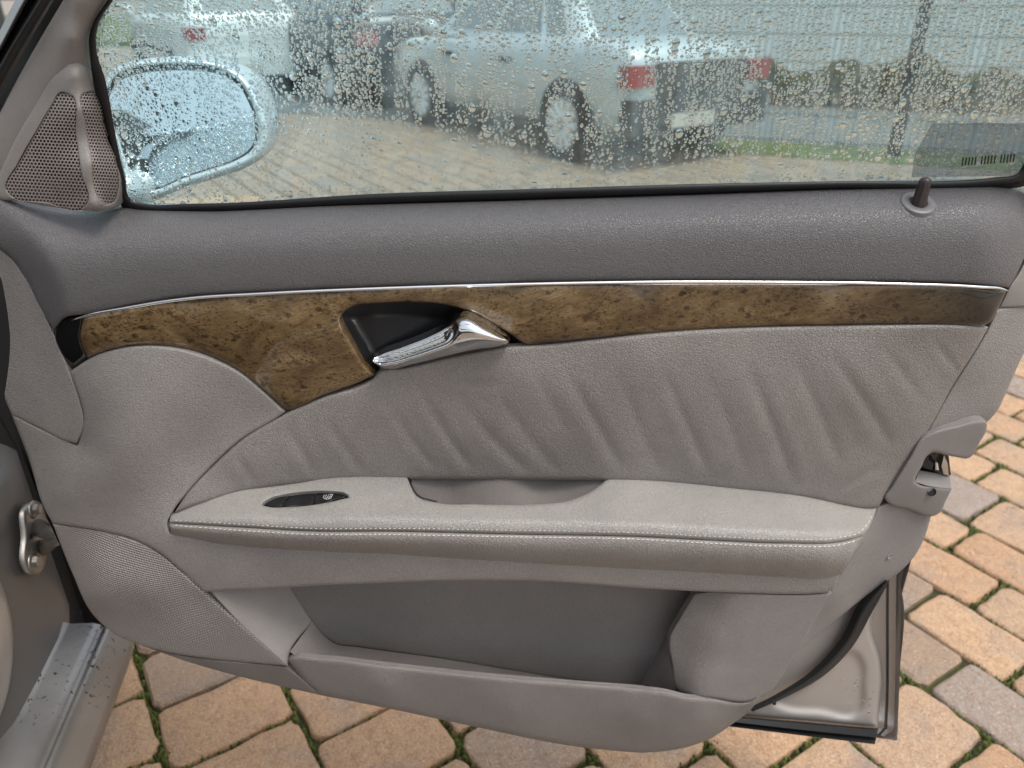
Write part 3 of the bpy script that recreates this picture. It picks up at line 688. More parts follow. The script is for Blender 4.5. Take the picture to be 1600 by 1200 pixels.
# rain: every drop a lens-shaped cap on the outer face of the glass
cells = {}; drops = []
streaks = [(x, random.uniform(3, 11), random.uniform(0, 1)) for x in (300, 382, 452, 517, 606, 642, 668, 705, 738, 812, 846, 905, 962, 990, 1003, 1036, 1062, 1200, 1305, 1340, 1420, 1525)]
gpoly = np.array(SL)
def dens(x, y):
    k = 1.0
    for sx, sw, ln in streaks:
        if abs(x-(sx-(y-120)*.03*(sx-800)/400)) < sw and y > ln*60: k *= .14
    if y > 225: k *= .55
    if 600 < x < 1000 and y > 150: k *= .75
    return k
def try_drop(x, y, r):
    c = (int(x//12), int(y//12))
    for i in (-1, 0, 1):
        for j in (-1, 0, 1):
            for a, b, q in cells.get((c[0]+i, c[1]+j), ()):
                if (a-x)**2+(b-y)**2 < ((q+r)*.98)**2: return False
    cells.setdefault(c, []).append((x, y, r)); drops.append((x, y, r)); return True
def spray(n, f, big=False):
    for _ in range(n):
        x, y = random.uniform(140, 1640), random.uniform(-55, 322); r = f()
        if random.random() < (1.0 if big else dens(x, y)): try_drop(x, y, r)
spray(170, lambda: random.uniform(4.2, 6.2), True)
spray(800, lambda: random.uniform(3.0, 4.2))
spray(5200, lambda: random.uniform(2.1, 3.0))
spray(13000, lambda: random.uniform(1.4, 2.1))
spray(26000, lambda: random.uniform(.95, 1.4))
spray(14000, lambda: random.uniform(.65, .95))
for _ in range(16000):                       # the part of the pane above the picture
    x, y = random.uniform(200, 1690), random.uniform(-325, -55)
    if x > 215+(-y-60)*.95 and x < 1690-max(0, -y)*.4: try_drop(x, y, random.choice((1.3, 1.7, 2.1, 2.4, 3.2)))
P0 = np.array(drops); C0 = on_glass(P0[:, 0], P0[:, 1], .0046); K = 8
ux = np.array([1.0, 0, 0]); uz = np.cross(ux, GN); uz = uz if uz[2] > 0 else -uz
N = len(P0); th = np.linspace(0, 2*math.pi, K, endpoint=False); rm = P0[:, 2]*.00066
el = 1+rng.uniform(0, .35, N); sag = rng.uniform(.0, .25, N); flat = rng.uniform(.62, .92, N)
VV = []
for s, hh in ((1.0, 0), (.93, .32), (.70, .72), (.36, .94)):
    jit = 1+rng.uniform(-.05, .05, (N, K)); rr = rm[:, None]*s*jit
    a = rr*np.cos(th); b = rr*np.sin(th)*el[:, None]; hgt = (rm*flat*hh)[:, None]*(1-sag[:, None]*np.sin(th))
    VV.append(C0[:, None]+a[..., None]*ux+b[..., None]*uz+hgt[..., None]*GN)
VV = np.stack(VV, 1).reshape(N, -1, 3); top = (C0+(rm*flat)[:, None]*GN)[:, None]
VV = np.concatenate([VV, top, VV[:, :K]], 1); nv = VV.shape[1]
fq = grid_faces(4, K, cv=True); ft = [(3*K+i, 3*K+(i+1) % K, 4*K) for i in range(K)]; back = [tuple(range(4*K+1, 5*K+1))[::-1]]
me = bpy.data.meshes.new('rain_drops')
loc = (VV.reshape(-1, 3)-ORG[door.name]); li = []; ls = []; lt = []; base = np.arange(N)*nv
lv = np.concatenate([np.array(f).ravel() for f in (fq, ft, back)]); lt1 = np.array([4]*len(fq)+[3]*len(ft)+[K])
me.vertices.add(N*nv); me.vertices.foreach_set('co', loc.ravel().astype(np.float32))
LV = (lv[None]+base[:, None]).ravel(); LT = np.tile(lt1, N); me.loops.add(len(LV)); me.loops.foreach_set('vertex_index', LV.astype(np.int32))
me.polygons.add(len(LT)); me.polygons.foreach_set('loop_start', np.r_[0, np.cumsum(LT)[:-1]].astype(np.int32)); me.polygons.foreach_set('loop_total', LT.astype(np.int32))
sm = np.tile(np.array([True]*(len(fq)+len(ft))+[False]), N); me.polygons.foreach_set('use_smooth', sm); me.update(calc_edges=True); me.validate()
# sharp rim between the dome and its flat foot
me.materials.append(M('water')); o = link('rain_drops', me, glass); tag(o, 'rain drops beading on the outside of the window', kind='stuff')
print('drops', N)
V = [on_glass(np.array(x), np.array(y), .0044) for x, y in gx]
mk('mist_film', V, [tuple(range(9))], 'mist', glass, False)
# sticker in the rear corner of the pane
def on_pane(name, poly, off, m, parent):
    q = np.array(poly, float); return mk(name, on_glass(q[:, 0], q[:, 1], off), [tuple(range(len(q)))], m, parent, False)
@mat
def film():
    t = NT('sticker_film'); t.t.nodes.remove(t.b)
    a = t.n('BsdfTransparent', i_Color=(.72, .75, .77)); b = t.n('BsdfDiffuse', i_Color=(.16, .165, .175)); mx = t.n('MixShader', i_0=.32)
    t.t.links.new(a.outputs[0], mx.inputs[1]); t.t.links.new(b.outputs[0], mx.inputs[2]); t.t.links.new(mx.outputs[0], t.out.inputs['Surface']); return t.m
stick = on_pane('window_sticker', [(1424, 277), (1430, 240), (1456, 193), (1640, 192), (1640, 274)], -.0006, 'film', glass)
tag(stick, 'dark translucent sticker in the rear lower corner of the window')
pr = []
for k in range(17):
    x = 1502+k*5.0
    if k in (5, 11): continue
    y1 = 259-k*.35; q = np.array([(x, y1), (x+2.3, y1-.2), (x+4.4, y1-13), (x+2.1, y1-13)]); pr.append((on_glass(q[:, 0], q[:, 1], -.0012), [(0, 1, 2, 3)]))
mk('sticker_print', *merge(pr), 'black_matte', stick, False)

# upper window frame (above and behind the part of the window in view)
fr_o = np.array([(150, -10), (205, -75), (300, -185), (440, -318), (560, -362), (1000, -372), (1500, -362), (1620, -300), (1690, 60), (1700, 230), (1690, 330)], float); fr_i = np.array([(172, 0), (232, -60), (325, -165), (465, -290), (580, -325), (1000, -335), (1480, -325), (1575, -270), (1640, 60), (1650, 215), (1625, 300)], float)
co_, ci_ = crom(fr_o, 4), crom(fr_i, 4); n = 140
co_ = co_[np.linspace(0, len(co_)-1, n).astype(int)]; ci_ = ci_[np.linspace(0, len(ci_)-1, n).astype(int)]; R_ = []
for t, e in ((0, -18), (0, 14), (.25, 20), (.75, 18), (1, 10), (1, -2)):
    q = co_*(1-t)+ci_*t; R_.append(at(q[:, 0], q[:, 1], wz(q[:, 0], q[:, 1])+e))
k0 = 22
mk('upper_frame', np.vstack([r[k0:] for r in R_]), grid_faces(6, n-k0), 'pillar_trim', door)
# ---- tweeter cover in the mirror triangle
w_tw = tps([(113, 95, 44), (93, 108, 42), (57, 161, 30), (28, 210, 22), (0, 272, 14), (-10, 300, 12), (0, 307, 14), (28, 314, 22), (85, 323, 38), (150, 331, 52), (118, 115, 54), (125, 170, 56), (142, 255, 57), (152, 322, 58), (100, 150, 48), (110, 230, 50), (125, 310, 52), (60, 250, 34), (30, 290, 24),
    (144, 111, 30), (150, 142, 30), (170, 221, 24), (187, 312, 20), (185, 319, 22), (138, 150, 44), (155, 230, 40), (170, 315, 38)], .005)
g1 = [(96, 144), (109, 147), (119, 212), (127, 269), (136, 318), (131, 324), (71, 316), (15, 304), (10, 297), (28, 255), (57, 204), (79, 167)]
g2 = [(130, 146), (148, 143), (163, 198), (183, 303), (179, 314), (161, 319), (154, 310), (142, 241), (133, 193)]
tw = panel('tweeter_cover', [(113, 95), (125, 96), (135, 102), (143, 111), (150, 142), (170, 221), (187, 312), (184, 320), (152, 331, 1), (85, 324), (28, 314), (-6, 307), (-10, 295), (0, 270), (28, 210), (57, 161), (93, 108)], w_tw, 'pillar_trim', door, holes=[g1, g2], rnd=6, hrnd=2, hdepth=.006, step=6, sp=3)
for gi, g in enumerate((g1, g2)):
    L = loop(g, 3); px_, py_ = (5.6, 5.2) if gi == 0 else (4.6, 5.0)
    x0, y0 = L.min(0); x1, y1 = L.max(0); parts = []; sl_ = .18 if gi == 0 else .2
    for r_ in range(int((y1-y0)/py_)+2):
        for c_ in range(int((x1-x0)/px_)+8):
            cx = x0-12+c_*px_+(r_ % 2)*px_/2; cy = y0+r_*py_+(cx-x0)*.06; cx += 0
            if not inside(np.array([[cx, cy]]), L)[0]: continue
            a = np.radians(np.arange(6)*60+30); oo = np.stack([cx+np.cos(a)*px_*.585, cy+np.sin(a)*py_*.68], 1); ii = np.stack([cx+np.cos(a)*px_*.40, cy+np.sin(a)*py_*.42], 1)
            q = np.vstack([oo, ii, ii]); wv = w_tw(q[:, 0], q[:, 1])-1.2; wv[6:12] -= .15; wv[12:] -= 2.2
            parts.append((at(q[:, 0], q[:, 1], wv), [(i, (i+1) % 6, 6+(i+1) % 6, 6+i) for i in range(6)]+[(6+i, 6+(i+1) % 6, 12+(i+1) % 6, 12+i) for i in range(6)]))
    mk('speaker_grille', *merge(parts), 'grille_plastic', tw, False)
    panel('grille_backing', g, lambda x, y: w_tw(x, y)-3.6, 'cup', tw, rnd=2, step=14, depth=.002)
q = loop([(86+36*math.cos(a), 235+44*math.sin(a)) for a in np.linspace(0, 2*math.pi, 16, endpoint=False)], 4)
q = q[inside(q, loop(g1, 3))]
panel('tweeter_cone', [tuple(p) for p in q[::2]], lambda x, y: w_tw(x, y)-3.0, 'dark', tw, rnd=3, step=10, depth=.002)
# ---- upper ledge, chrome strip, burl trim
ledge_o = [(-25, 300, 1), (45, 320), (110, 332), (150, 334), (190, 325), (232, 328), (337, 330), (500, 322), (800, 313), (1100, 303), (1300, 295), (1560, 289), (1588, 289), (1604, 300), (1612, 330), (1606, 385), (1590, 425), (1576, 449, 1), (1530, 445), (1300, 440), (1100, 438), (800, 442), (600, 448), (400, 457), (300, 463), (200, 478), (131, 491), (100, 497), (84, 515, 1), (60, 475), (41, 436), (22, 406), (0, 388), (-25, 370, 1)]
ledge_p = panel('upper_panel', ledge_o, w_ledge, 'ledge', door, rnd=7, step=8, depth=.03)
cs = crom([(112, 499), (131, 492.5), (200, 479.5), (256, 470), (300, 464.5), (400, 458), (600, 449), (800, 443), (1000, 439.5), (1200, 439.5), (1400, 442), (1530, 447), (1568, 450.5), (1575, 453)], 6)
wv = np.interp(cs[:, 0], [112, 200, 300, 600, 1400, 1540, 1575], [52, 63, 65, 65, 64, 62, 50])
rad = np.interp(cs[:, 0], [112, 150, 500, 1560, 1575], [.0006, .0019, .0016, .0016, .0007])
mk('chrome_strip', *tube(at(cs[:, 0], cs[:, 1]+1.4, wv), rad, 10), 'chrome', door)
hole = [(570, 570), (553, 542), (540, 521), (533, 506), (532, 497), (538, 487), (553, 478), (589, 473.5), (649, 472), (691, 475), (723, 482.5), (766, 504), (797, 521), (817, 536, 1), (700, 575, 1), (583, 587, 1)]
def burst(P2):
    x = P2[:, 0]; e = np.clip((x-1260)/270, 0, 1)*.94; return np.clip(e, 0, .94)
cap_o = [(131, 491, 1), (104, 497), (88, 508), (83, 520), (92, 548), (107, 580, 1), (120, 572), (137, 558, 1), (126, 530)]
wood_o = [(131, 492, 1), (256, 471), (300, 465), (400, 459), (600, 450), (800, 444), (1000, 441), (1200, 441), (1400, 443), (1562, 451), (1574, 454, 1), (1570, 462), (1556, 490), (1549, 502), (1538, 508), (1500, 508), (1375, 507), (1225, 509), (1075, 516), (950, 526), (822, 539, 1), (817, 536), (797, 521), (766, 504), (723, 482.5), (691, 475), (649, 472), (589, 473.5), (553, 478), (538, 487), (532, 497), (533, 506), (540, 521), (553, 542), (570, 570), (586, 586, 1), (560, 598), (500, 620), (458, 640), (448, 642, 1), (412, 611), (375, 581), (337, 562), (300, 549), (262, 541), (232, 539), (187, 543), (150, 554), (137, 560, 1), (125, 530)]
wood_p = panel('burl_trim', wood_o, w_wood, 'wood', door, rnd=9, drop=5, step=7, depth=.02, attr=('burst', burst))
panel('trim_end_cap', cap_o, lambda x, y: w_wood(x, y)-.4, 'black_gloss', wood_p, rnd=7, step=6, depth=.02, sp=3)
# handle bowl and chrome lever
bowl_o = [(568, 575), (549, 542), (535, 518), (528, 500), (532, 486), (549, 474), (589, 469), (649, 468), (693, 471), (727, 479), (770, 500), (803, 519), (826, 538, 1), (760, 560), (660, 585), (590, 598, 1)]
bl = loop([p[:2] for p in bowl_o], 4)
bowl = panel('handle_bowl', bowl_o, lambda x, y: 60-26*np.clip(dist_loop(np.stack([x, y], 1), bl)/26, 0, 1)**.75, 'black_matte', door, rnd=3, step=5)
LVT = np.array([(580, 562), (590, 556), (627, 542), (670, 525), (698, 510), (712, 497), (725, 494), (755, 506), (783, 522), (797, 532)], float)
LVB = np.array([(580, 564), (586, 570), (594, 577), (606, 578), (649, 569), (691, 558), (744, 546), (785, 540), (797, 534)], float)
LVT, LVB = crom(LVT, 3), crom(LVB, 3)
def w_lev(x, y):
    yt = np.interp(x, LVT[:, 0], LVT[:, 1]); yb = np.interp(x, LVB[:, 0], LVB[:, 1]); f = np.clip((y-yt)/(yb-yt+1e-6), 0, 1)
    t = np.clip((x-582)/213, 0, 1); base = 56+30*t**.9-16*np.clip((t-.72)/.28, 0, 1)**2
    blade = np.clip((720-x)/26, 0, 1); blade = blade*blade*(3-2*blade)                # long grip; beyond it a smooth knuckle
    ridge = 17*np.exp(-((f-.66)/.20)**2)+5*np.exp(-((f-.05)/.10)**2)-3*np.exp(-((f-.34)/.16)**2)
    knob = 20*np.sin(math.pi*np.clip(f*.86+.10, 0, 1))**1.1
    return base+blade*ridge+(1-blade)*knob
lever_extra = None
panel('door_handle', [(582, 562), (590, 556), (627, 542), (670, 525), (698, 510), (712, 497), (725, 494), (755, 506), (783, 522), (796, 531), (794, 537), (785, 540), (744, 546), (691, 558), (649, 569), (606, 578), (594, 577), (585, 569)], w_lev, 'chrome', door, rnd=6, drop=7, step=3, sp=2.5, depth=.016, extra=lever_extra)

# ---- lining below the trim
low_o = [(109, 581, 1), (131, 566), (150, 555), (187, 544), (232, 540), (262, 542), (300, 550), (337, 563), (375, 582), (412, 612), (446, 643, 1), (440, 648), (375, 688), (326, 733), (292, 771), (270, 800), (262, 818), (266, 833, 1), (300, 838), (500, 852), (800, 868), (1100, 885), (1250, 890), (1318, 884, 1), (1310, 905), (1302, 920), (1290, 926), (1277, 927), (1150, 926), (1000, 919), (875, 910), (725, 907), (600, 911), (500, 915), (450, 918), (319, 925, 1), (281, 890), (244, 860), (210, 843), (169, 832), (82, 817, 1), (71, 798), (45, 717), (17, 646, 1), (60, 668), (121, 696, 1), (129, 668), (131, 650), (126, 628)]
low = panel('lower_lining', low_o, w_low, 'panel_grey', door, rnd=5, step=8, depth=.02)
cov_o = [(-40, 372, 1), (0, 390), (22, 408), (41, 436), (81, 515), (109, 581), (126, 630), (131, 655), (129, 672), (120, 693, 1), (100, 688), (60, 668), (18, 648, 1), (0, 606), (-40, 505, 1)]
panel('hinge_end_cover', cov_o, tps([(-40, 380, 6), (0, 392, 14), (41, 436, 28), (81, 515, 36), (109, 581, 44), (131, 655, 54), (120, 693, 51), (60, 668, 32), (18, 648, 18), (-40, 505, -14), (40, 560, 22), (0, 500, 6)], .01), 'panel_grey', door, rnd=4, step=9, depth=.015)
ins_o = [(449, 644, 1), (500, 622), (585, 589), (592, 582), (627, 576), (700, 559), (760, 547), (800, 541), (822, 540), (950, 528), (1075, 517), (1225, 510), (1375, 508), (1525, 509), (1545, 511, 1), (1525, 546), (1487, 606), (1450, 673), (1412, 730), (1386, 771), (1373, 792, 1), (1360, 794), (1262, 778), (1150, 766), (1000, 753), (850, 750), (650, 750), (500, 752), (375, 770), (319, 786), (272, 802, 1), (292, 771), (326, 733), (375, 688)]
panel('leather_insert', ins_o, w_insert_base, 'insert', door, rnd=7, step=5.5, depth=.008, extra=wrinkles)
panel('rear_trim_top', [(1577, 449, 1), (1592, 427), (1609, 385), (1616, 330), (1640, 300, 1), (1650, 470, 1), (1610, 478), (1561, 481, 1)], tps([(1577, 449, 42), (1612, 330, 20), (1640, 300, 0), (1650, 470, 0), (1561, 481, 40), (1605, 430, 28)], .01), 'plastic', door, rnd=4, step=8, depth=.03)
panel('rear_trim', [(1558, 482, 1), (1600, 478), (1650, 478, 1), (1632, 505), (1600, 552), (1574, 609), (1556, 645), (1541, 661, 1), (1496, 668), (1458, 678), (1436, 700, 1), (1450, 673), (1487, 606), (1525, 546), (1545, 511)], w_rear_up, 'panel_grey', door, rnd=6, step=8, depth=.012)
panel('rear_trim_lower', [(1371, 792, 1), (1386, 786), (1455, 806, 1), (1446, 836), (1431, 866), (1409, 891), (1379, 913), (1345, 937), (1322, 956), (1285, 986), (1240, 1024, 1), (1262, 985), (1296, 926), (1325, 878), (1349, 838)], w_rear_lo, 'flock', door, rnd=5, step=8, depth=.02)
cw = w_rear_lo(np.array([1390.]), np.array([869.]))[0]
mk('screw_cap', *lathe([(0, .0002), (.0030, .0002), (.0034, .0011), (.0046, .0011), (.0052, -.001)], at(1390, 869, cw-.2), (.35, -1, .1), 18), 'flock', door)
# latch cover, latch
lc = panel('latch_cover', [(1442, 683), (1458, 675), (1496, 665), (1533, 657), (1541, 658), (1542, 665), (1529, 694), (1515, 715), (1509, 717, 1), (1483, 712), (1474, 710), (1457, 707), (1448, 713), (1440, 729), (1431, 746), (1430, 753), (1436, 757), (1460, 760), (1487, 764, 1), (1478, 782), (1467, 802), (1459, 806), (1420, 796), (1388, 786), (1382, 778), (1392, 762), (1420, 717)],
    tps([(1442, 683, 46), (1496, 665, 40), (1541, 660, 30), (1515, 715, 30), (1475, 710, 40), (1430, 752, 46), (1487, 764, 34), (1467, 803, 34), (1388, 786, 46), (1410, 740, 48), (1450, 785, 40)], .01), 'bracket', door, rnd=5, step=5, sp=3, depth=.012)
loft('cover_ledge', [[(1430, 753, 42), (1450, 759, 42), (1487, 764, 33)], [(1436, 735, 20), (1455, 738, 18), (1484, 744, 10)]], 'bracket', lc, n=16, rows=2)
mk('screw_recess', *lathe([(.0052, .0004), (.0048, -.001), (.0046, -.006)], at(1456, 769, 42.5), (0, -1, .25), 20), 'dark', lc)
mk('screw', *lathe([(0, -.003), (.0012, -.003), (.0014, -.0015), (.0032, -.0015), (.0036, -.004), (.0046, -.005)], at(1455.5, 769, 41.5), (0, -1, .25), 12), 'steel', lc)
mk('screw_face', *lathe([(0, 0.0), (.0049, 0.0)], at(1456, 769, 41.6), (0, -1, .25), 20), 'dark', lc)
lat = panel('latch', [(1438, 731, 1), (1450, 705, 1), (1482, 708, 1), (1486, 742, 1), (1478, 745, 1), (1436, 738, 1)], lambda x, y: 14+0*x, 'black_gloss', door, rnd=2, step=8, depth=.03)
panel('latch_plate', [(1475, 711, 1), (1481, 724, 1), (1484, 744, 1), (1474, 741, 1), (1471, 728, 1)], lambda x, y: 22-(x-1471)*.7, 'steel', lat, rnd=2, step=4, sp=2, depth=.012)
loft('latch_claw', [[(1458, 727, 20), (1463, 722, 24), (1468, 728, 20)], [(1457, 735, 20), (1464, 734, 26), (1470, 737, 18)]], 'chrome', lat, n=8, rows=3)

# ---- armrest
arm_top = [(270, 801), (277, 797), (319, 779), (375, 763), (487, 748), (500, 745), (650, 743), (800, 744), (950, 746), (1000, 747), (1150, 760), (1262, 773), (1364, 794)]
seam = [(264, 817), (375, 823), (500, 829.5), (600, 829.5), (800, 834), (1000, 838), (1112, 843.5), (1225, 848), (1319, 845), (1348, 837)]
at_ = crom(np.array(arm_top, float), 4); se_ = crom(np.array(seam, float), 4)
def w_arm(x, y):
    yt = np.interp(x, at_[:, 0], at_[:, 1]); yb = np.interp(x, se_[:, 0], se_[:, 1]); f = np.clip((y-yt)/(yb-yt+1e-6), 0, 1.1)
    w0 = np.interp(x, [262, 320, 400, 520, 1200, 1371], [80, 68, 58, 50, 50, 44]); w1 = np.interp(x, [262, 290, 330, 380, 450, 540, 650, 1100, 1180, 1240, 1290, 1330, 1355, 1371], [92, 100, 110, 117, 124, 129.5, 133, 133, 131, 127, 119, 105, 86, 60])
    g = np.where(f < .78, f/.78*.93, .93+.07*np.sin(np.clip((f-.78)/.22, 0, 1)*math.pi/2)); return w0+(w1-w0)*g
pull = [(641, 735, 1), (641, 759), (650, 774), (680, 785), (744, 788), (837, 788), (894, 781), (931, 762), (952, 735, 1)]
swh = [(409, 789), (420, 780), (445, 773), (480, 768.5), (515, 768), (540, 772), (545, 776), (530, 781), (490, 789), (450, 792.5), (420, 792)]
pull_in = [(641, 744.5, 1), (641, 759), (650, 774), (680, 785), (744, 788), (837, 788), (894, 781), (931, 763), (950, 747.5, 1)]
pad_o = [(264, 817, 1), (270, 801), (277, 797), (319, 779), (375, 763), (487, 748), (550, 744), (636, 742.5, 1), (641.5, 759), (650, 774), (680, 785), (744, 788), (837, 788), (894, 781), (931, 763), (953, 745, 1), (1000, 747), (1150, 760), (1262, 773), (1364, 793), (1371, 792, 1), (1366, 806), (1360, 821), (1348, 837, 1), (1319, 845), (1225, 848), (1112, 843.5), (1000, 838), (800, 834), (600, 829.5), (500, 829.5), (375, 823)]
arm = panel('armrest_pad', pad_o, w_arm, 'pad', door, holes=[swh], rnd=6, drop=3.2, hrnd=4, hdepth=.010, step=5.5, sp=3, depth=.03, sdir=(0, .25, -.95))
roll_o = [(264, 818, 1), (375, 824), (500, 830.5), (600, 830.5), (800, 835), (1000, 839), (1112, 844.5), (1225, 849), (1319, 846), (1349, 838, 1), (1338, 858), (1324, 882), (1312, 900, 1), (1300, 902), (1225, 901), (1100, 896), (1000, 891), (800, 879), (600, 866), (450, 858), (337, 848), (268, 835, 1)]
def w_roll(x, y):
    yt = np.interp(x, se_[:, 0], se_[:, 1]); yb = np.interp(x, [262, 337, 450, 600, 800, 1000, 1150, 1311], [832, 847, 858, 865, 878, 890, 898, 901]); f = np.clip((y-yt)/(yb-yt), 0, 1)
    w1 = np.interp(x, [262, 290, 330, 380, 450, 540, 650, 1100, 1180, 1240, 1290, 1330, 1355, 1371], [92, 100, 110, 117, 124, 129.5, 133, 133, 131, 127, 119, 105, 86, 60]); w2 = np.interp(x, [262, 350, 450, 600, 800, 1000, 1150, 1230, 1280, 1311], [92, 105, 114, 119, 122, 121.5, 118, 114, 108, 100])
    return w1+(w2-w1)*f**2.2+5*np.sin(f*math.pi)
panel('armrest_side', roll_o, w_roll, 'roll', arm, rnd=5, drop=3, step=5.5, sp=3, depth=.02)
panel('pull_cup', [(634, 738, 1), (634, 759), (645, 780), (680, 792), (744, 795), (840, 795), (900, 788), (938, 768), (960, 741, 1)], tps([(634, 740, 46), (800, 742, 46), (955, 744, 46), (645, 775, 58), (700, 765, 47), (840, 768, 47), (744, 792, 66), (840, 792, 66), (930, 772, 58)], .01), 'cup', arm, rnd=3, step=8, depth=.01)
loft('pull_cup_rim', [[(637, 742, 52), (641, 759, 62), (650, 774, 76), (680, 785, 88)], [(643, 743, 46), (645, 759, 50), (654, 773, 56), (684, 783, 60)]], 'black_matte', arm, n=20, rows=2)
def lin(x): return w_arm(x[:, 0], x[:, 1])
def stitch(cv, lift, ln=5.6, gap=2.0, skew=.9):
    c = crom(np.array(cv, float), 1.0); s = np.r_[0, np.cumsum(np.linalg.norm(np.diff(c[:, :2], axis=0), axis=1))]; out = []; p = 0
    while p+ln < s[-1]:
        u = np.linspace(p, p+ln, 4); q = np.stack([np.interp(u, s, c[:, k]) for k in range(3)], 1); q[:, 1] += np.linspace(skew, -skew, 4)*.7+random.uniform(-.2, .2); q[:, 2] += lift*np.array([.0, 1, 1, 0])
        out.append(tube(at(q[:, 0], q[:, 1], q[:, 2]), [.00030, .00045, .00045, .00030], 5)); p += ln+gap*random.uniform(.8, 1.2)
    return merge(out)
def with_w(L, f, dy): 
    c = crom(np.array(L, float), 5); c[:, 1] += dy; return np.c_[c, f(c[:, 0], c[:, 1])]
s1 = [(272, 813), (375, 819), (500, 826), (600, 825.8), (800, 828.5), (1000, 832.5), (1112, 838), (1225, 842.5), (1310, 840), (1342, 832), (1356, 818), (1364, 803)]
s2 = [(272, 821), (375, 829), (500, 835.5), (600, 835.5), (800, 839), (1000, 843), (1112, 849), (1225, 853.5), (1315, 851), (1341, 844)]
c = crom(np.array(s1, float), 5); tag(mk('upper_stitching', *stitch(np.c_[c, w_arm(c[:, 0], c[:, 1])-1.2], 1.0), 'thread', arm), kind='stuff')
c = crom(np.array(s2, float), 5); tag(mk('lower_stitching', *stitch(np.c_[c, w_roll(c[:, 0], c[:, 1])-.6], .8), 'thread', arm), kind='stuff')
# window switch
swo = [(406, 789), (418, 778), (445, 771), (480, 766.5), (517, 766), (543, 771), (549, 776), (532, 783), (490, 791), (450, 795), (416, 795)]
sw = panel('window_switch', swo, lambda x, y: w_arm(x, y)-7.5, 'black_gloss', arm, rnd=3, step=5, sp=3, depth=.006)
panel('switch_rocker', [(444, 791), (450, 781), (462, 774.5), (485, 771.5), (490, 773), (488, 789), (465, 791.5)], tps([(444, 791, 0), (450, 781, 1), (462, 775, 2.5), (487, 772, 4), (488, 788, 4.5), (466, 784, -1.5), (476, 781, 0)], .01) and (lambda x, y: w_arm(x, y)-5.4-1.8*np.exp(-((x-468)/12)**2)), 'black_matte', sw, rnd=3, step=4, sp=2, depth=.006)
panel('switch_end', [(414, 788), (424, 780.5), (456, 773.5), (448, 778), (441, 790), (420, 790.5)], lambda x, y: w_arm(x, y)-6.0, 'black_matte', sw, rnd=2, step=4, sp=2, depth=.005)
panel('switch_button', [(492, 773), (515, 770.5), (536, 773), (540, 775.5), (525, 780.5), (492, 787)], lambda x, y: w_arm(x, y)-5.2, 'black_gloss', sw, rnd=2, step=4, sp=2, depth=.005)
ic = []
for seg in ([(507, 773), (505, 777.5), (508, 780)], [(510.5, 772.5), (507.5, 778), (510, 780.2)], [(514, 772.5), (520, 772.3), (516.5, 779), (510, 780.2), (511, 777.5), (514, 772.5)], [(517.5, 772.4), (513, 780)], [(509, 777.5), (518, 776)]):
    q = crom(np.array(seg, float), 1.2) if len(seg) < 4 else np.vstack([np.linspace(a, b, 5) for a, b in zip(np.array(seg, float), np.array(seg[1:], float))])
    ic.append(tube(at(q[:, 0], q[:, 1], w_arm(q[:, 0], q[:, 1])-5.0), .00021, 5))
mk('switch_symbol', *merge(ic), 'ink', sw)

# ---- lower pocket and speaker cloth
panel('speaker_cloth', [(82, 818, 1), (169, 832), (210, 844), (244, 861), (281, 891), (319, 926), (375, 975), (449, 1040, 1), (424, 1038), (319, 1028), (262, 1019), (225, 1010, 1), (180, 991), (146, 961), (112, 893)], w_cloth, 'speaker_cloth', door, rnd=4, step=7, depth=.015)
panel('lower_edge', [(222, 1009, 1), (262, 1020), (319, 1029), (424, 1039), (449, 1042, 1), (475, 1063), (500, 1086, 1), (375, 1057), (300, 1036)], w_edge, 'flock', door, rnd=4, step=7, depth=.02)
piping = np.array([(210, 843), (244, 860), (281, 890), (319, 925), (375, 975), (449, 1040)], float); c = crom(piping, 3)
tag(mk('cloth_edge_stitching', *stitch(np.c_[c[:, 0]+1, c[:, 1], w_cloth(c[:, 0], c[:, 1])-1.5], 1.0, 3.2, 1.6, .4), 'panel_grey', door), kind='stuff')
pk = panel('pocket_back', [(440, 905, 1), (446, 919), (487, 971), (505, 992), (522, 1004), (560, 1010), (687, 1028), (800, 1047), (912, 1064), (990, 1070), (1003, 1068, 1), (1044, 990), (1085, 926), (1095, 905, 1)], lambda x, y: 52+0*x, 'pocket_back', door, rnd=3, step=12, depth=.01)
panel('pocket_cheek', [(325, 920, 1), (450, 912, 1), (488, 971, 1), (453, 1020), (449, 1042, 1), (375, 975)], tps([(325, 920, 100), (375, 975, 104), (449, 1040, 107), (453, 1020, 98), (488, 971, 54), (450, 914, 54), (400, 940, 84), (440, 990, 88)], .01), 'plastic', door, rnd=3, step=7, depth=.01)
loft('pocket_floor', [[(488, 971, 53), (505, 992, 51), (522, 1005, 51), (560, 1011, 51), (687, 1028.5, 51), (800, 1047, 51), (912, 1064, 51), (1004, 1069, 51)], [(453, 1018, 100), (470, 1030, 112), (500, 1034, 114), (560, 1040, 116), (687, 1053, 118), (800, 1066, 119), (912, 1074, 118), (1030, 1080, 114)]], 'flock', pk, n=60, rows=4)
loft('pocket_wall', [[(1090, 915, 55), (1044, 990, 53), (1002, 1069, 51)], [(1092, 915, 80), (1047, 997, 90), (1056, 1078, 106)]], 'flock', pk, n=24, rows=3)
panel('pocket_front', [(450, 1031, 1), (455, 1027), (500, 1027), (600, 1038), (725, 1052), (900, 1067), (1000, 1075), (1045, 1081), (1068, 1087), (1112, 1091), (1172, 1096), (1186, 1090, 1), (1178, 1103), (1165, 1116), (1142, 1133), (1112, 1153), (1075, 1167), (1037, 1174), (1000, 1176), (960, 1173), (912, 1168), (725, 1132), (612, 1108), (500, 1086, 1), (475, 1063)], w_front, 'flock', door, rnd=9, drop=6, step=7, depth=.004)
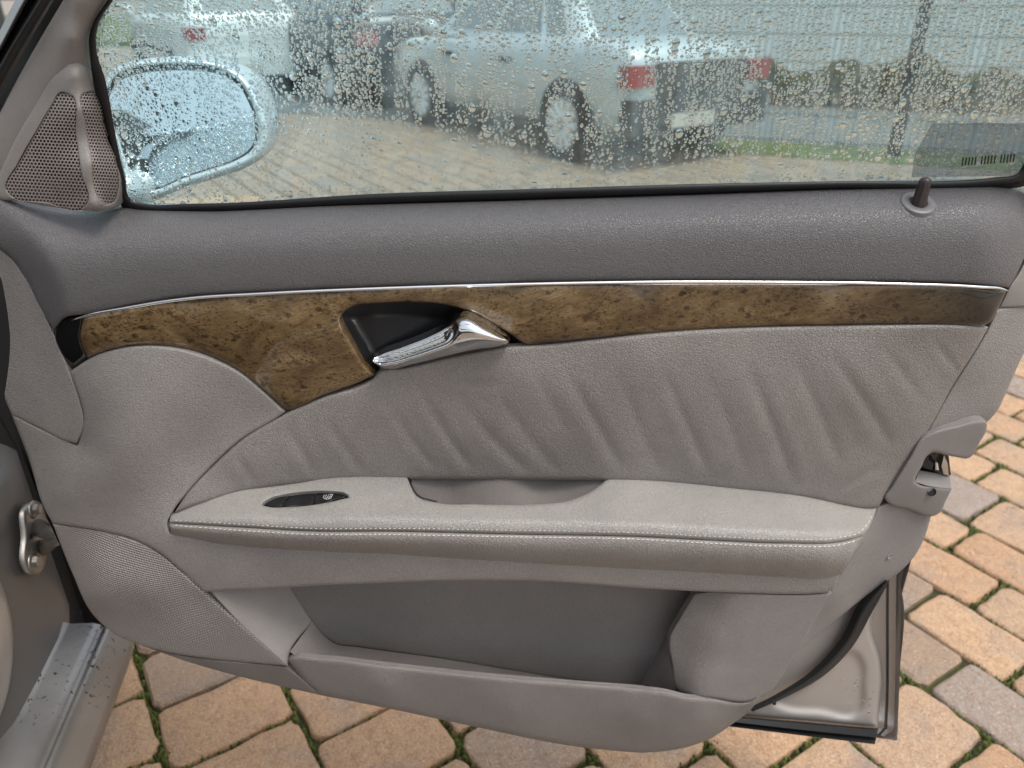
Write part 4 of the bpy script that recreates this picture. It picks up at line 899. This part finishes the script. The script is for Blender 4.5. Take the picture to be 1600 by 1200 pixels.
panel('pocket_bulge', [(1085, 927, 1), (1110, 924), (1150, 926), (1277, 928), (1300, 926, 1), (1277, 965), (1244, 1021), (1184, 1092), (1172, 1095), (1112, 1090), (1070, 1085), (1056, 1075), (1050, 1040), (1045, 997), (1060, 968)], w_bulge, 'flock', door, rnd=4, step=6, depth=.008)

# ---- lock pin
pw = float(w_ledge(np.array([1435.]), np.array([318.]))[0]); pc = at(1435.5, 318, pw); up = (0, -.10, 1)
pinp = [(0, .0262), (.0030, .0259), (.0049, .0246), (.0056, .0225), (.0058, .019), (.0061, .012), (.0069, .003), (.0071, -.004)]
V, Fc = lathe(pinp, pc, up, 32)
ax = np.array(up)/np.linalg.norm(up); rel = V-pc; hgt = rel@ax; rad_ = rel-hgt[:, None]*ax
k = np.tile(np.arange(32), len(pinp)); f = np.where((k % 4 == 0) & (hgt < .0245), .87, 1.0); V = pc+hgt[:, None]*ax+rad_*f[:, None]
mk('lock_pin', V, Fc, 'pin_brown', door)
q0 = at(np.array([1425., 1445, 1435, 1435]), np.array([317., 317, 310, 324]), w_ledge(np.array([1425., 1445, 1435, 1435]), np.array([317., 317, 310, 324])))
rn = np.cross(q0[1]-q0[0], q0[2]-q0[3]); rn = rn/np.linalg.norm(rn)*(1 if rn[2] > 0 else -1); mk('lock_pin_ring', *lathe([(.0085, .0004), (.009, .0012), (.0158, .0010), (.0166, .0003), (.0168, -.006)], at(1435, 317, float(w_ledge(np.array([1435.]), np.array([317.]))[0])+.3), rn, 40), 'pin_ring', door)

# ---- mirror outside the front corner of the window
rim = np.array([(160, 132), (176, 108), (205, 96), (250, 90), (300, 90), (345, 97), (382, 118), (408, 156), (421, 200), (421, 226), (412, 244), (385, 262), (340, 278), (290, 293), (245, 312), (224, 316), (200, 290), (178, 225)], float)
rl = loop([tuple(p) for p in rim], 8); gl_in = loop([(168, 138), (182, 118), (210, 106), (250, 101), (300, 101), (340, 107), (370, 124), (392, 158), (403, 198), (402, 220), (392, 236), (370, 250), (330, 264), (285, 279), (245, 296), (228, 298), (208, 275), (187, 220)], 8)
cen = rl.mean(0)
def mw(P2): return -145-(P2[:, 0]-290)*.22+(P2[:, 1]-200)*.30
R = []
def res(L, n=90):
    L = np.vstack([L, L[:1]]); s = np.r_[0, np.cumsum(np.linalg.norm(np.diff(L, axis=0), axis=1))]; u = np.linspace(0, s[-1], n, endpoint=False); return np.stack([np.interp(u, s, L[:, k]) for k in range(2)], 1)
ro, ri = res(rl), res(gl_in); k = np.argmin(np.linalg.norm(ri-ro[0], axis=1)); ri = np.roll(ri, -k, 0)
rings = [at(ri[:, 0], ri[:, 1], mw(ri)-10), at(ri[:, 0], ri[:, 1], mw(ri)+1)]
for t in (.35, .7, .92, 1.0):
    q = ri*(1-t)+ro*t; rings.append(at(q[:, 0], q[:, 1], mw(q)+2.5*math.sin(t*math.pi)-6*t**4))
b = rings[-1]; cb = b.mean(0)
for s, dy in ((1.0, .025), (.97, .05), (.86, .085), (.62, .11), (.25, .122)): rings.append(cb+(b-cb)*np.array([s, 1, s])+np.array([.02*(1-s), dy, 0]))
mir = mk('door_mirror', np.vstack(rings), grid_faces(len(rings), 90, cv=True), 'mirror_shell', door)
P_ = ri; g = at(P_[:, 0], P_[:, 1], mw(P_)-7+(P_[:, 1]-200)*.02); mk('mirror_glass', np.vstack([g, g.mean(0)[None]]), [(i, (i+1) % 90, 90) for i in range(90)], 'mirror_glass', mir, False)
q = ri; e = [at(ri[:, 0], ri[:, 1], mw(ri)-2), at((ri*.965+cen*.035)[:, 0], (ri*.965+cen*.035)[:, 1], mw(ri)-6)]
mk('mirror_gasket', np.vstack(e), grid_faces(2, 90, cv=True), 'black_matte', mir)
mk('mirror_arm', *tube(np.array([at(188, 300, -30), at(205, 300, -90), at(230, 285, -150), at(262, 262, -200)]), [.026, .022, .022, .026], 14), 'mirror_shell', mir)
# ================================================================== body of the car the door belongs to
ps = on_ground(107, 982, .36); pe = on_ground(5, 1192, .36); sdv = (pe-ps); sdv[2] = 0; sdv /= np.linalg.norm(sdv); sout = np.array([-sdv[1], sdv[0], 0]); sout = sout if sout[0] > 0 else -sout
body = car
def sweep(name, prof, m, y0, y1, smooth=True, n=24, parent=body):
    """profile (outwards, up) swept along the sill, y = metres towards the viewer"""
    ys = np.linspace(y0, y1, n); V = [ps*np.array([1, 1, 0])+sdv*t+sout*u+np.array([0, 0, z]) for t in ys for u, z in prof]
    return mk(name, V, grid_faces(n, len(prof)), m, parent, smooth)
sill = sweep('door_sill', [(-.02, .372), (-.004, .362), (.0, .360), (.030, .357), (.040, .352), (.043, .346), (.047, .350), (.052, .361), (.057, .363), (.061, .360), (.066, .345), (.078, .325), (.080, .318), (.078, .30), (.06, .26), (.03, .20), (-.05, .17)], 'sill_dirty', -.01, 1.9)
# hinge pillar: outward-facing sheet rising from the sill, with a rounded front flank
def pil(px, py, off=0.0):
    d = rays(px, py); c = np.array([0, 0, H]); p0 = ps+sout*off; k = ((p0-c)@sout)/(d@sout); return d*k[..., None]+c
prof = [(-.004, .36), (-.006, .40), (-.010, .50), (-.012, .62), (-.016, .635), (-.03, .645)]
V = []; tt = [(-.10, -.055), (-.07, -.02), (-.03, -.006), (.02, .0), (.10, .0), (.17, -.002), (.22, -.012), (.26, -.035)]
zz = [.345, .36, .42, .5, .58, .63, .645, .65]
for z in zz:
    for t, u in tt: V.append(ps*np.array([1, 1, 0])+sdv*t+sout*(u-.006-(.02 if z > .64 else 0)-(.03 if z > .648 else 0))+np.array([0, 0, z]))
pillar = mk('hinge_pillar', V, grid_faces(len(zz), len(tt)), 'pillar_shaded_paint', body)
# rounded outer flank nearer the viewer
V = []
for a in np.linspace(-math.pi/2, math.pi/2, 18):
    for e in np.linspace(0, math.pi, 18): V.append(ps*np.array([1, 1, 0])+sdv*(.225+.125*math.cos(e)*math.cos(a)*-1)+sout*(-.012+.036*math.sin(e)*math.cos(a))+np.array([0, 0, .535+.135*math.sin(a)]))
mk('pillar_flank', V, grid_faces(18, 18), 'silver', body)
mk('footwell', [tuple(ps+sdv*t+sout*u+np.array([0, 0, z-.36])) for u in (-.045,) for t, z in ((-.16, .15), (1.9, .15), (1.9, .66), (-.16, 1.0))], [(0, 1, 2, 3)], 'dark', body, False)
mk('front_wing_liner', [tuple(ps+sdv*t+sout*u+np.array([0, 0, z-.36])) for t, u, z in ((-.135, -.3, .18), (-.135, -.012, .18), (-.135, -.012, .34), (-.135, .05, .37), (-.135, .03, .74), (-.135, -.3, .84))], [(0, 1, 2, 3, 4, 5)], 'dark', body, False)
mk('dash_end', *box(ps+sdv*.10+sout*(-.22)+np.array([0, 0, .42]), (.36, .30, .22), math.atan2(sdv[1], sdv[0])+math.pi/2), 'rubber', body, False)
mk('windscreen_pillar', *tube(np.array([ps+sdv*(-.10)+sout*(-.05)+np.array([0, 0, .55]), ps+sdv*.25+sout*(-.10)+np.array([0, 0, .80]), ps+sdv*.62+sout*(-.16)+np.array([0, 0, 1.02]), ps+sdv*1.1+sout*(-.20)+np.array([0, 0, 1.08]), ps+sdv*1.9+sout*(-.20)+np.array([0, 0, 1.08])]), [.05, .045, .045, .045, .045], 12), 'silver', body)
mk('roof', [tuple(ps+sdv*t+sout*u+np.array([0, 0, z-.36])) for t, u, z in ((.62, -.16, 1.40), (1.9, -.20, 1.46), (1.9, -1.3, 1.50), (.62, -1.3, 1.44))], [(0, 1, 2, 3)], 'silver', body, False)
mk('cabin_floor', [tuple(ps+sdv*t+sout*u+np.array([0, 0, -.08])) for t, u in ((-.13, -.04), (1.9, -.04), (1.9, -1.3), (-.13, -1.3))], [(0, 1, 2, 3)], 'dark', body, False)
pf = [(-.03, .22), (-.012, .40), (-.012, .62), (-.03, .76), (-.09, .83), (-.35, .88), (-1.3, .90)]; V = []
for t, k in ((-.14, 0), (-.45, .004), (-.8, .03), (-1.15, .09), (-1.5, .22)): V += [ps*np.array([1, 1, 0])+sdv*t+sout*(u-k)+np.array([0, 0, z-k*.4*(z > .7)]) for u, z in pf]
mk('front_wing', V, grid_faces(5, len(pf)), 'silver', body)
mk('front_bulkhead', [tuple(ps+sdv*-.134+sout*u+np.array([0, 0, z-.36])) for u, z in ((-.31, .15), (-1.3, .15), (-1.3, .89), (-.31, .87))], [(0, 1, 2, 3)], 'dark', body, False)
# hinge: plate, two bolts, strap towards the door
hp = loop([(40, 785), (50, 783), (60, 792), (64, 806), (78, 838), (66, 868), (62, 884), (54, 897), (42, 898), (34, 888), (32, 840), (34, 792)], 4)
a = pil(hp[:, 0], hp[:, 1], .001); n = len(a); front = a+sout*.006; V = np.vstack([a, front, front.mean(0)+(front-front.mean(0))*.93+sout*.0015])
hinge = mk('hinge_plate', V, grid_faces(3, n, cv=True)+[tuple(range(2*n, 3*n))], 'zinc', body)
for bx_, by_ in ((51, 796), (50, 878)):
    c = pil(np.array(bx_), np.array(by_), .008)
    mk('washer', *lathe([(.0125, 0), (.0125, .0022), (.009, .003), (0, .003)], c, sout, 24), 'zinc', hinge)
    mk('bolt', *lathe([(.0082, .002), (.0082, .0085), (.007, .010), (0, .010)], c, sout, 6), 'zinc', hinge, False)
c0 = pil(np.array(62), np.array(838), .006); c1 = at(98, 842, 6)
mid = (c0+c1)/2
V, Fc = merge([tube(np.array([c0+np.array([0, 0, .016]), mid+np.array([0, 0, .008]), c1+np.array([0, .02, .006])]), [.012, .010, .009], 10), tube(np.array([c0-np.array([0, 0, .020]), mid-np.array([0, 0, .006]), c1+np.array([0, .02, -.006])]), [.011, .009, .009], 10)])
mk('hinge_arm', V, Fc, 'zinc', hinge)
mk('hinge_hole', *lathe([(.0042, .0), (.0036, .0012), (0, .0012)], pil(np.array(47), np.array(838), .0085), sout, 14), 'dark', hinge)

# ================================================================== what stands outside, seen through the wet glass
@mat
def tyre(): return simple('tyre', (.018, .018, .019), .75, nscale=20)
@mat
def hubcap(): return simple('hubcap', (.72, .75, .76), .35, .2)
@mat
def rim_shade(): return simple('rim_shade', (.30, .315, .32), .4, .3)
@mat
def red_lens(): return simple('red_lens', (.27, .015, .018), .25, coat=.5)
@mat
def car_glass(): return simple('car_glass', (.20, .235, .25), .06, nscale=1.5, var=.3, coat=.4)
@mat
def plate_white(): return simple('plate_white', (.50, .48, .43), .5)
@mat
def bumper_shade_dark(): return simple('bumper_shade_dark', (.055, .057, .06), .55)  # dark plastic; also colours shade onto the saloon's boot face
PAINT = {}
def paint(name, col, metal=.25):
    MATS[name] = lambda: simple(name, col, .28, metal, .5, nscale=1.5, var=.06)
paint('paint_silver', (.50, .545, .56)); paint('paint_black', (.030, .034, .042), .1); paint('paint_white', (.72, .75, .75), 0); paint('paint_grey', (.26, .28, .30))
def make_car(loc, heading, col, label, L=4.25, W=1.68, Ht=1.42, trunk=True, spokes=12):
    """+x forward, y to the left; stations along the length"""
    c = empty('parked_car', loc, heading); tag(c, label, 'car', 'cars parked in the yard')
    def P_(name, V, Fc, m, par=c, smooth=True):
        o = mk(name, V, Fc, m, par, smooth, local=True); return o
    h = W/2; bt = .86 if trunk else .93
    if trunk: st = [(-L/2, .66*h, .40, .62), (-L/2+.03, .86*h, .30, .80), (-L/2+.10, .93*h, .26, .87), (-L/2+.35, .97*h, .24, .90), (-L/2+.75, .99*h, .24, .905), (-.6, h, .22, bt+.03), (.3, h, .22, bt), (1.05, .99*h, .22, bt-.02), (1.5, .97*h, .24, .81), (L/2-.2, .93*h, .26, .73), (L/2-.05, .84*h, .30, .66), (L/2, .66*h, .38, .56)]
    else: st = [(-L/2, .70*h, .36, .80), (-L/2+.03, .90*h, .30, .98), (-L/2+.12, .96*h, .25, 1.02), (-L/2+.6, .99*h, .23, 1.01), (-.4, h, .22, .99), (.5, h, .22, .97), (1.15, .99*h, .22, .95), (1.6, .96*h, .24, .88), (L/2-.2, .92*h, .26, .78), (L/2-.04, .84*h, .3, .68), (L/2, .66*h, .38, .58)]
    rows = []
    for x, hw, z0, z1 in st:
        half = [(0, z0), (.80*hw, z0), (.95*hw, z0+.06), (.995*hw, z0+(z1-z0)*.35), (hw, z0+(z1-z0)*.55), (.985*hw, z1-.12), (.95*hw, z1-.035), (.86*hw, z1), (0, z1+.02)]
        ring = half+[(-y, z) for y, z in half[-2:0:-1]]; rows.append([(x, y, z) for y, z in ring])
    n = len(rows[0]); V = np.array(rows).reshape(-1, 3); Fc = grid_faces(len(rows), n, cv=True)+[tuple(range(n))[::-1], tuple(range(len(V)-n, len(V)))]
    b = P_('body', V, Fc, col)
    # cabin: loft between the belt and the roof
    x0b, x0t, x1t, x1b = (-1.42, -.92, .28, 1.02) if trunk else (-L/2+.10, -L/2+.42, .45, 1.2)
    hb, ht = .80*h, .60*h; lv = [(bt, x0b, x1b, hb+.05), (bt+.06, x0b+.06, x1b-.08, hb+.015), (Ht-.07, x0t-.04, x1t+.06, ht+.03), (Ht-.02, x0t+.05, x1t-.04, ht-.03), (Ht, x0t+.25, x1t-.22, ht-.2)]
    V = []; 
    for z, a_, d_, y in lv:
        for x, s in ((a_, -.8), (a_+.05, -1), (d_-.06, -1), (d_, -.8), (d_, .8), (d_-.06, 1), (a_+.05, 1), (a_, .8)): V.append((x, y*s, z))
    cab = P_('cabin', V, grid_faces(5, 8, cv=True)+[tuple(range(32, 40))], col)
    z0, z1 = bt+.075, Ht-.10
    def gx(z, lo, hi): f = (z-bt-.06)/(Ht-.13-bt); return lo+(hi-lo)*f
    def side(xa, xb, s):                                    # a side window between fractions of the cabin length
        Q = []
        for z in (z0, z1):
            a_ = gx(z, x0b+.06, x0t-.04); d_ = gx(z, x1b-.08, x1t+.06); y = gx(z, hb+.015, ht+.03)+.006
            Q.append([(a_+(d_-a_)*q, s*y, z) for q in (xa, xb)])
        (p, q), (r, t) = Q; return [p, q, t, r]
    for s in (1, -1):
        for xa, xb in ((.08, .20), (.235, .53), (.565, .90)):
            P_('side_window', side(xa, xb, s), [(0, 1, 2, 3)], 'car_glass', c, False)
    for rear in (True, False):
        Q = []
        for z in (z0-.02, z1+.02):
            x = (gx(z, x0b+.06, x0t-.04)-.008) if rear else (gx(z, x1b-.08, x1t+.06)+.008); y = gx(z, hb+.015, ht+.03)*.74
            Q += [(x, -y, z), (x, y, z)]
        P_('rear_window' if rear else 'windscreen', Q, [(0, 1, 3, 2)], 'car_glass', c, False)
    for s in (1, -1):
        for wx in (-L/2+(.70 if trunk else .84), L/2-(.95 if trunk else .83)):
            yy = s*(h-.085)
            P_('wheel_arch', *lathe([(.312, -.02), (.325, .088), (.312, .092), (0, .092)], (wx, yy, .305), (0, s, 0), 28), 'tyre', c)
            whl = P_('wheel', *lathe([(.19, .085), (.21, .100), (.262, .104), (.280, .085), (.285, -.08), (.2, -.09)], (wx, yy, .285), (0, s, 0), 32), 'tyre', c)
            parts = [lathe([(0, .112), (.045, .112), (.055, .100), (.175, .096), (.205, .104), (.212, .090)], (wx, yy, .285), (0, s, 0), 36)]
            for k in range(spokes):
                a_ = 2*math.pi*k/spokes; d_ = np.array([math.cos(a_), 0, math.sin(a_)]); cc = np.array([wx, yy+s*.103, .285]); e = np.cross(d_, [0, 1, 0])*.019
                p0, p1 = cc+d_*.05, cc+d_*.185; o_ = np.array([0, s*.012, 0]); V = [p0-e, p0+e, p1+e*1.5, p1-e*1.5, p0-e*.6+o_, p0+e*.6+o_, p1+e+o_, p1-e+o_]
                parts.append((V, [(4, 5, 6, 7), (0, 1, 5, 4), (1, 2, 6, 5), (2, 3, 7, 6), (3, 0, 4, 7)]))
            P_('rim', *parts[0], 'rim_shade', whl, False); P_('hubcap', *merge(parts[1:]), 'hubcap', whl, False)
        # tail lights, handles, mirrors
        x = -L/2+.02
        V, Fc = box((-L/2+.05, s*(h*.80), .68 if trunk else .78), (.12, .25, .15)); P_('tail_light', V, Fc, 'red_lens', c, False)
        for hx in ((-.48, .52) if trunk else (.5,)):
            P_('door_handle', *box((hx, s*(h*.995), bt-.14), (.17, .03, .035)), 'bumper_shade_dark', c, False)
        P_('side_mirror', *lathe([(0, -.10), (.06, -.09), (.085, -.03), (.08, .04), (0, .06)], (x1b-.28, s*(h+.06), bt+.07), (0, s, 0), 12), col, c)
        P_('side_moulding', *box((.0, s*(h*1.0), .56), (L*.40, .025, .06)), 'bumper_shade_dark' if col != 'paint_silver' else col, c, False)
    P_('rear_bumper', *box((-L/2+.03, 0, .40), (.16, W*.92, .24)), col if not trunk else 'bumper_shade_dark', c, False)
    P_('boot_panel', *box((-L/2+.005, 0, .64), (.05, W*.60, .26)), 'bumper_shade_dark' if trunk else col, c, False)  # on the saloon, dark colour stands in for the shaded rear face
    P_('front_bumper', *box((L/2-.04, 0, .42), (.14, W*.86, .18)), 'bumper_shade_dark', c, False)
    P_('number_plate', *box((-L/2-.058, .12, .36), (.012, .46, .10)), 'plate_white', c, False)
    return c
hd = math.atan2(.83, -.56); fw_ = np.array([math.cos(hd), math.sin(hd)]); lf = np.array([-fw_[1], fw_[0]])
def place_car(rear_left, *a, **k):
    L = k.get('L', 4.25); W = k.get('W', 1.68); p = np.array(rear_left)+fw_*L/2-lf*W/2; return make_car((p[0], p[1], 0), hd, *a, **k)
place_car((.80, 5.85), 'paint_silver', 'silver saloon with red tail light seen through the wet window', L=4.05, W=1.58, Ht=1.36)
place_car((-1.75, 9.3), 'paint_black', 'black car partly hidden behind the silver saloon', trunk=False, L=4.1, W=1.74, Ht=1.50)
place_car((-4.05, 10.3), 'paint_white', 'white car behind the door mirror, farthest to the left', trunk=False, L=4.0, Ht=1.48)
# yard edge on the right: verge, road, hedge, fence, hall
fd = np.array([.93, -.37]); fn = np.array([.37, .93]); f0 = np.array([3.185, 6.59])
def strip(name, a, b, u0, u1, z, m):
    q = [f0+fd*u0+fn*a, f0+fd*u1+fn*a, f0+fd*u1+fn*b, f0+fd*u0+fn*b]; o = mk(name, [(x, y, z) for x, y in q], [(0, 1, 2, 3)], m, None, False); tag(o, kind='structure'); return o
strip('grass_verge', -.35, .35, -2.4, 9, .006, 'grass'); strip('side_road', .35, 3.0, -9, 14, .010, 'asphalt')
fence = empty('wire_fence', (f0[0], f0[1], 0), math.atan2(fd[1], fd[0])); tag(fence, 'wire mesh fence with one dark post on the right of the yard', 'fence')
ORG[fence.name] = np.zeros(3)
mk('post', *box((0, 0, 1.0), (.10, .10, 2.0)), 'tyre', fence, False, local=True)
for pi_ in (-1, 0):
    V = []
    for k in range(48): V.append(box((pi_*2.5+.05+k*.05, .03, .95), (.006, .006, 1.8)))
    tag(mk('wires', *merge(V), 'fence_green', fence, False, local=True), kind='stuff')
    for k in range(9): mk('rail', *box((pi_*2.5+1.25, .04, .08+k*.21), (2.5, .012, .010)), 'fence_green', fence, False, local=True)
mk('post', *box((2.5, 0, 1.0), (.10, .10, 2.0)), 'tyre', fence, False, local=True)
# hedge: low leafy strip
def leaf_strip(name, label, u0, u1, a, hgt, dep, n, seed):
    r = np.random.default_rng(seed); base = f0+fd*(u0+u1)/2+fn*a; o = empty(name, (base[0], base[1], 0), math.atan2(fd[1], fd[0])); tag(o, label, 'hedge', 'hedges across the side road')
    ux_ = r.uniform(-(u1-u0)/2, (u1-u0)/2, n); uy = r.normal(0, dep/3, n); top = hgt*(.75+.25*np.sin(ux_*2.3+seed)*np.cos(ux_*5.1)); uz_ = top*r.uniform(0, 1, n)**.6
    P0 = np.stack([ux_, uy, uz_], 1); A = r.normal(size=(n, 3)); A /= np.linalg.norm(A, axis=1)[:, None]; B = np.cross(A, r.normal(size=(n, 3))); B /= np.linalg.norm(B, axis=1)[:, None]; s = r.uniform(.02, .045, n)[:, None]
    V = np.stack([P0-A*s, P0+B*s*.5, P0+A*s, P0-B*s*.5], 1).reshape(-1, 3); Fc = [(4*i, 4*i+1, 4*i+2, 4*i+3) for i in range(n)]
    mk('foliage', V, Fc, 'hedge_leaf', o, False, local=True)
    st = [tube(np.array([(x, 0, 0), (x+r.uniform(-.05, .05), r.uniform(-.05, .05), hgt*.7)]), [.012, .005], 5) for x in np.arange(-(u1-u0)/2+.1, (u1-u0)/2, .25)]
    mk('stems', *merge(st), 'bumper_shade_dark', o, local=True); return o
leaf_strip('hedge', 'low olive and brown hedge behind the wire fence', -2.2, 1.5, 3.4, .62, .5, 9000, 3)
leaf_strip('hedge', 'taller brown hedge to the right of the dark fence post', 1.7, 6.0, 3.5, .80, .5, 9000, 5)
hb_ = f0+fn*5.2; hallo = empty('hall', (hb_[0], hb_[1], 0), math.atan2(fd[1], fd[0])); tag(hallo, 'long pale hall with ribbed metal cladding beyond the hedge', 'building')
V = []; n = 0; prof = []
for k in range(150):
    x = -3.2+k*.10
    prof += [(x, 0), (x+.035, 0), (x+.045, -.028), (x+.085, -.028), (x+.095, 0)]
V = [(x, y, 0.25) for x, y in prof]+[(x, y, 4.2) for x, y in prof]; n = len(prof)
mk('cladding', V, [(i, i+1, n+i+1, n+i) for i in range(n-1)], 'hall', hallo, False, local=True)
mk('plinth', *box((4.3, .12, .12), (15.0, .25, .26)), 'asphalt', hallo, False, local=True)
mk('roof_edge', *box((4.3, .1, 4.25), (15.2, .4, .16)), 'bumper_shade_dark', hallo, False, local=True)
mk('gable_wall', *box((-3.25, 4.0, 2.1), (.08, 8, 4.2)), 'hall', hallo, False, local=True)
# far left: dark panel wall and a strip of grass
wl = on_ground(-40, 49); bw = empty('panel_wall', (wl[0], wl[1], 0), .25); tag(bw, 'dark grey panel wall far off in the upper left corner', 'wall')
for k in range(8): mk('wall_panel', *box((.55-k*1.22, 0, .95), (1.20, .12, 1.9)), 'wall_dark', bw, False, local=True)
gs = mk('grass', [(-40, 24, .003), (-8, 24, .003), (-8, 60, .003), (-40, 60, .003)], [(0, 1, 2, 3)], 'grass', None, False); tag(gs, kind='structure')
